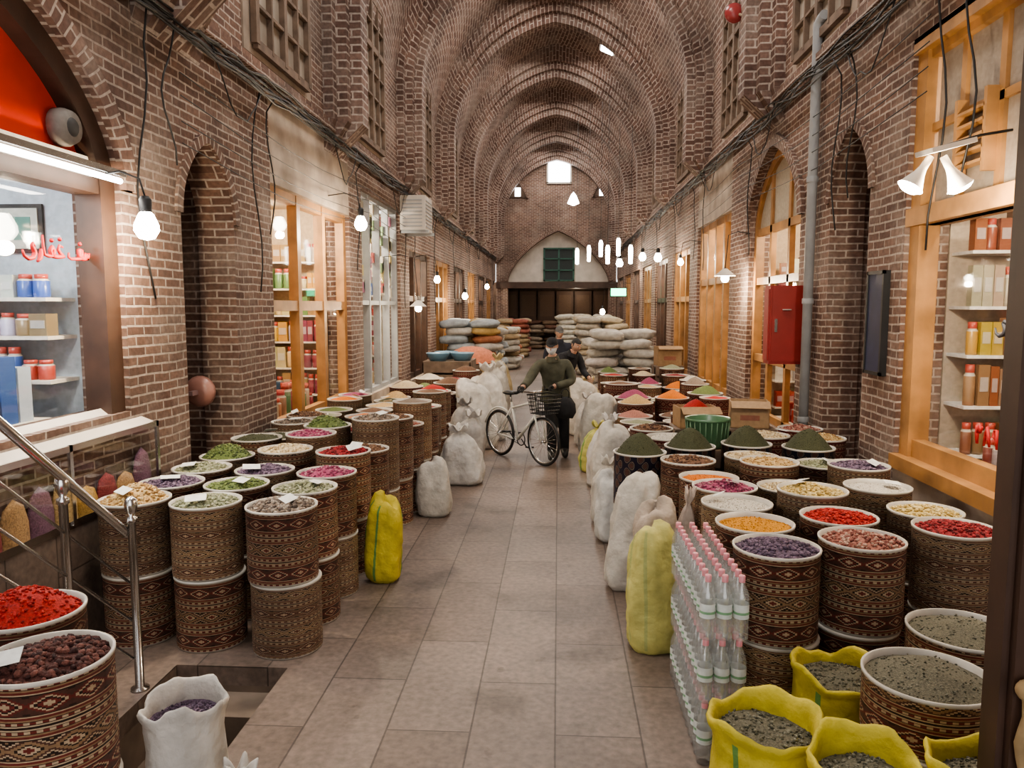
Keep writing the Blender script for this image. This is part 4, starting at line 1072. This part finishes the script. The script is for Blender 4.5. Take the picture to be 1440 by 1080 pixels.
# ------------------------------------------------------------------ people
def person(name, loc, J, rad, colors, headrot, hat=None, mask=False, hair=(.03, .025, .02), hands=None, bulk=1.0):
    e = empty(name, loc)
    E = [('pelvis', 'waist', 'j'), ('waist', 'chest', 'j'), ('chest', 'nb', 'j'), ('nb', 'neck', 's'), ('neck', 'headb', 's'),
         ('chest', 'shL', 'j'), ('shL', 'elL', 'j'), ('elL', 'wrL', 'j'), ('wrL', 'haL', 's'),
         ('chest', 'shR', 'j'), ('shR', 'elR', 'j'), ('elR', 'wrR', 'j'), ('wrR', 'haR', 's'),
         ('pelvis', 'hiL', 't'), ('hiL', 'knL', 't'), ('knL', 'anL', 't'), ('anL', 'toL', 'b'),
         ('pelvis', 'hiR', 't'), ('hiR', 'knR', 't'), ('knR', 'anR', 't'), ('anR', 'toR', 'b')]
    keys = list(J.keys())
    me = bpy.data.meshes.new('body'); me.from_pydata([J[k] for k in keys], [(keys.index(a), keys.index(b)) for a, b, _ in E], [])
    ob = bpy.data.objects.new('tmp', me); scene.collection.objects.link(ob)
    md = ob.modifiers.new('s', 'SKIN'); md.use_smooth_shade = True; md.branch_smoothing = .6
    for i, k in enumerate(keys):
        r = rad[k[:2]] if k[:2] in rad and k not in rad else rad[k]
        rr = r if isinstance(r, tuple) else (r, r)
        bf = bulk if k[:2] not in ('ha', 'ne', 'he', 'to') else 1
        me.skin_vertices[0].data[i].radius = (rr[0] * bf, rr[1] * bf)
        me.skin_vertices[0].data[i].use_root = (k == 'pelvis')
    sb = ob.modifiers.new('u', 'SUBSURF'); sb.levels = 2; sb.render_levels = 2
    dg = bpy.context.evaluated_depsgraph_get(); dg.update()
    m2 = bpy.data.meshes.new_from_object(ob.evaluated_get(dg))
    bpy.data.objects.remove(ob)
    mats = {'j': 0, 't': 1, 's': 2, 'b': 3}
    m2.materials.clear()
    for k in ('j', 't', 's', 'b'): m2.materials.append(colors[k])
    segs = [(Vector(J[a]), Vector(J[b]), t) for a, b, t in E]
    for p in m2.polygons:
        c = p.center; best = None; bdist = 1e9
        for a, b, t in segs:
            ab = b - a; q = max(0, min(1, (c - a).dot(ab) / ab.length_squared)); d = (a + ab * q - c).length
            if d < bdist: bdist = d; best = t
        if best == 'j' and c.z < J['pelvis'][2] - .06 and abs(c.x - J['pelvis'][0]) < .22 and c.z < .9: best = 't'
        p.material_index = mats[best]; p.use_smooth = True
    o = bpy.data.objects.new('body', m2); scene.collection.objects.link(o); o.parent = e
    mb = MB(); hb = Vector(J['headb'])
    mb.setM(Matrix.Translation(hb + Vector((0, -.01, .075))) @ Matrix.Rotation(headrot[0], 4, 'Z') @ Matrix.Rotation(headrot[1], 4, 'X'))
    sk = headrot[2]
    n, m = 24, 18
    def shape(a, ph, g=1.0):
        x, y, z = math.sin(ph) * math.cos(a), math.sin(ph) * math.sin(a), -math.cos(ph)
        jaw = 1 - .28 * max(0, -z) ** 1.5
        return (x * .078 * jaw * g, y * .098 * (jaw if y < 0 else 1 - .4 * max(0, -z)) * g - (.01 if z < 0 else 0), z * .118 * g)
    grid = [[mb.av(shape(2 * pi * k / n, pi * j / m if 0 < j < m else (.02 if j == 0 else pi - .02))) for k in range(n)] for j in range(m + 1)]
    for j in range(m):
        for k in range(n):
            a = 2 * pi * (k + .5) / n; z = -math.cos(pi * (j + .5) / m); yv = math.sin(a)
            hr = z > .55 or (yv > .0 and z > -.35) or (yv > -.25 and z > .05)
            mb.face((grid[j][k], grid[j][(k + 1) % n], grid[j + 1][(k + 1) % n], grid[j + 1][k]), 0, hair if hr else sk, None, True)
    mb.tube([(0, -.092, .03), (0, -.108, -.005), (0, -.112, -.022), (0, -.098, -.032)], [.008, .011, .014, .008], 8, 0, sk)
    for sx in (-1, 1):
        mb.sphere((sx * .031, -.088, .018), .0115, 0, (.6, .58, .55), 8, 6); mb.sphere((sx * .031, -.097, .018), .006, 0, (.03, .02, .02), 8, 6)
        mb.tube([(sx * .014, -.096, .038), (sx * .032, -.094, .043), (sx * .05, -.084, .036)], .004, 5, 0, (.05, .04, .03))
        mb.sphere((sx * .078, .005, .0), .026, 0, sk, 10, 8, (.35, .7, 1.15))
    if mask:
        G = [[mb.av(Vector(shape(-pi / 2 + (-1.15 + 2.3 * k / 12), .55 + 1.0 * j / 8, 1.09)) + Vector((0, -.018 * math.sin(pi * k / 12) * math.sin(pi * j / 8), 0))) for k in range(13)] for j in range(9)]
        for j in range(8):
            for k in range(12): mb.face((G[j][k], G[j][k + 1], G[j + 1][k + 1], G[j + 1][k]), 0, (.62, .64, .66), None, True)
    else: mb.tube([(-.022, -.080, -.060), (0, -.086, -.058), (.022, -.080, -.060)], .005, 6, 0, (.35, .13, .1))
    if hat:
        hz = lambda v: Vector((v[0], v[1], .03 + (v[2] - .03) * .86))
        G = [[mb.av(hz(shape(2 * pi * k / n, pi / 2 + .22 + (pi / 2 - .22) * j / 8, 1.10)) + Vector((0, 0, .012 if j > 0 else 0))) for k in range(n)] for j in range(9)]
        for j in range(8):
            for k in range(n): mb.face((G[j][k], G[j][(k + 1) % n], G[j + 1][(k + 1) % n], G[j + 1][k]), 0, hat, None, True)
        b0 = []; b1 = []
        for k in range(11):
            a = -pi / 2 - .9 + 1.8 * k / 10
            b0.append(mb.av((.084 * math.cos(a), .104 * math.sin(a), .048))); ex = 1 + .65 * math.cos((k - 5) / 5 * pi / 2)
            b1.append(mb.av((.084 * math.cos(a), .104 * math.sin(a) * ex, .030)))
        for k in range(10): mb.face((b0[k], b0[k + 1], b1[k + 1], b1[k]), 0, hat, None, True)
    mb.build('head', [cloth], parent=e)
    jc = colors['jcol']; dk = tuple(v * .5 for v in jc)
    mb = MB(); nbv, nk = Vector(J['nb']), Vector(J['neck']); pv = Vector(J['pelvis'])
    mb.tube([nbv + Vector((0, 0, -.03)), nbv + (nk - nbv) * .6, nk + Vector((0, 0, .008))], [.105, .086, .078], 18, 0, jc, cap=False)
    for a, b in (('elL', 'wrL'), ('elR', 'wrR')):
        d = (Vector(J[b]) - Vector(J[a])).normalized(); mb.tube([Vector(J[b]) - d * .01, Vector(J[b]) + d * .025], [.052, .047], 12, 0, dk)
    # jacket skirt below the waist
    fnj = lambda p, a, j: Vector((p.x, p.y * .80, p.z + .006 * math.sin(a * 4)))
    mb.lathe([(.168 * bulk, 1.02), (.176 * bulk, .95), (.186 * bulk, .87), (.194 * bulk, .80), (.190 * bulk, .795), (.16 * bulk, .83)], 26, 0, jc, (pv.x, pv.y, 0), fn=fnj, cols=[jc, jc, jc, dk, dk])
    mb.build('jacket_hem_and_collar', [cloth], parent=e)
    for hk, wk, sgn in (('haL', 'wrL', 1), ('haR', 'wrR', -1)):
        mb = MB(); h = Vector(J[hk]); w = Vector(J[wk]); d = (h - w).normalized()
        gl = colors.get('glovecol', sk)
        grip = hands.get(hk) if hands else None
        side = (Vector(grip).normalized() if grip else Vector((0, 1, 0)))
        side = (side - d * side.dot(d)).normalized()
        nrm = d.cross(side).normalized()
        if nrm.z > 0: nrm = -nrm
        for i, ln in enumerate((.9, 1.05, 1.0, .8)):
            b = h + side * (.022 * (i - 1.5)); k = .034 * ln
            if grip: pts = [b, b + d * k, b + d * (k * 1.3) + nrm * k * .8, b + d * k * .7 + nrm * k * 1.5, b + nrm * k * 1.5]
            else: pts = [b, b + d * k, b + d * (k * 1.9) + nrm * k * .3, b + d * k * 2.5 + nrm * k * .9]
            mb.tube(pts, [.0095, .009, .0085, .008, .006][:len(pts)], 8, 0, gl)
        b = h - d * .03 + side * .035 * sgn
        mb.tube([b, b + side * .015 * sgn + d * .025 + nrm * .015, b + side * .005 * sgn + d * .045 + nrm * .03], [.012, .0105, .008], 8, 0, gl)
        mb.sphere(h - d * .01, .034, 0, gl, 10, 8, (1, 1, .8))
        mb.build('hand_left' if sgn > 0 else 'hand_right', [cloth], parent=e)
    return e

rad = {'pelvis': (.165, .125), 'waist': (.165, .12), 'chest': (.185, .13), 'nb': (.09, .08), 'neck': (.055, .058), 'headb': (.052, .055),
       'sh': .082, 'el': .060, 'wr': .044, 'ha': (.036, .022), 'hi': .098, 'kn': .074, 'an': .060, 'to': (.05, .040)}
def solid(n, c, r=.9): return plain(n, c, r, nscale=12, var=.25, bstr=.3)
skinm = plain('skin', (.42, .24, .17), .55, var=.08)
OL = (.075, .075, .052)
olivej = solid('olive_jacket', OL); blk = solid('black_trousers', (.014, .014, .016)); shoe = solid('black_shoes', (.02, .018, .016), .5); navy = solid('navy_jacket', (.02, .022, .035))
J = dict(pelvis=(0, 0, .93), waist=(-.01, -.03, 1.06), chest=(-.03, -.1, 1.27), nb=(-.045, -.14, 1.42), neck=(-.05, -.155, 1.46), headb=(-.055, -.175, 1.52),
         shL=(.155, -.09, 1.37), elL=(.24, -.10, 1.10), wrL=(.01, -.27, 1.05), haL=(-.06, -.30, 1.04),
         shR=(-.235, -.14, 1.37), elR=(-.37, -.30, 1.13), wrR=(-.43, -.50, 1.07), haR=(-.455, -.565, 1.045),
         hiL=(.09, .01, .86), knL=(.12, -.06, .48), anL=(.13, .05, .10), toL=(.14, -.14, .045),
         hiR=(-.09, 0, .86), knR=(-.05, -.17, .49), anR=(-.05, -.17, .10), toR=(-.06, -.37, .045))
g = Vector((.75, .66, 0))
person('man_pushing_bicycle', (-.03, 10.80, 0), J, rad, {'j': olivej, 't': blk, 's': skinm, 'b': shoe, 'glovecol': (.03, .03, .03), 'jcol': OL}, (-.15, .22, (.42, .25, .18)), hat=(.012, .012, .014), mask=True, hands={'haL': g, 'haR': g}, bulk=1.14)
mb = MB()
mb.lathe([(0, 0), (.11, .01), (.15, .08), (.14, .2), (.09, .27), (.03, .29), (0, .29)], 18, 0, (.015, .015, .017), fn=lambda p, a, j: Vector((p.x, p.y * .6, p.z + .01 * math.sin(a * 5))))
mb.tube([(-.05, 0, .27), (-.05, 0, .36), (-.02, 0, .40), (.02, 0, .40), (.05, 0, .36), (.05, 0, .27)], .008, 6, 0, (.02, .02, .02))
mb.build('shoulder_bag', [cloth], (.10, 10.42, .62))

J2 = dict(pelvis=(0, 0, .93), waist=(0, -.02, 1.06), chest=(0, -.04, 1.28), nb=(0, -.03, 1.44), neck=(0, -.03, 1.49), headb=(0, -.04, 1.55),
          shL=(.2, -.03, 1.39), elL=(.27, .0, 1.11), wrL=(.25, -.12, .88), haL=(.24, -.16, .80), shR=(-.2, -.03, 1.39), elR=(-.27, .0, 1.11), wrR=(-.2, -.18, .98), haR=(-.16, -.25, .96),
          hiL=(.09, .01, .86), knL=(.11, -.03, .48), anL=(.12, .05, .10), toL=(.14, -.13, .045), hiR=(-.09, 0, .86), knR=(-.11, -.06, .49), anR=(-.11, -.02, .10), toR=(-.13, -.20, .045))
person('man_standing', (.02, 15.2, 0), J2, rad, {'j': navy, 't': blk, 's': skinm, 'b': shoe, 'jcol': (.02, .022, .035)}, (.3, .2, (.4, .25, .18)), hat=(.10, .10, .10))
J3 = dict(J2)
J3.update(chest=(-.02, -.14, 1.22), waist=(0, -.05, 1.06), nb=(-.03, -.25, 1.35), neck=(-.03, -.29, 1.38), headb=(-.03, -.33, 1.42), shL=(.18, -.17, 1.32), shR=(-.22, -.17, 1.32), elL=(.26, -.2, 1.04), wrL=(.2, -.4, .95), haL=(.18, -.46, .92), elR=(-.28, -.22, 1.04), wrR=(-.2, -.42, .95), haR=(-.18, -.48, .92))
e3 = person('man_bending', (.10, 13.2, 0), J3, rad, {'j': solid('charcoal_jacket', (.02, .02, .024)), 't': blk, 's': skinm, 'b': shoe, 'jcol': (.02, .02, .024)}, (0, .5, (.4, .25, .18)), hair=(.03, .03, .03), bulk=1.05)
e3.rotation_euler = (0, 0, .7)

# ------------------------------------------------------------------ world & camera
w = bpy.data.worlds.new('world'); scene.world = w; w.use_nodes = True
w.node_tree.nodes['Background'].inputs[0].default_value = (.95, .93, .91, 1); w.node_tree.nodes['Background'].inputs[1].default_value = 1.2
cam = bpy.data.cameras.new('camera'); cam.lens = 27; cam.sensor_width = 36; cam.clip_start = .05
co = bpy.data.objects.new('camera', cam); scene.collection.objects.link(co)
co.location = (0, 0, 2.15); co.rotation_euler = (math.radians(90 - 5.82), 0, math.radians(3.44))
scene.camera = co
scene.view_settings.view_transform = 'AgX'
scene.view_settings.look = 'AgX - Medium High Contrast'
scene.view_settings.exposure = 1.1
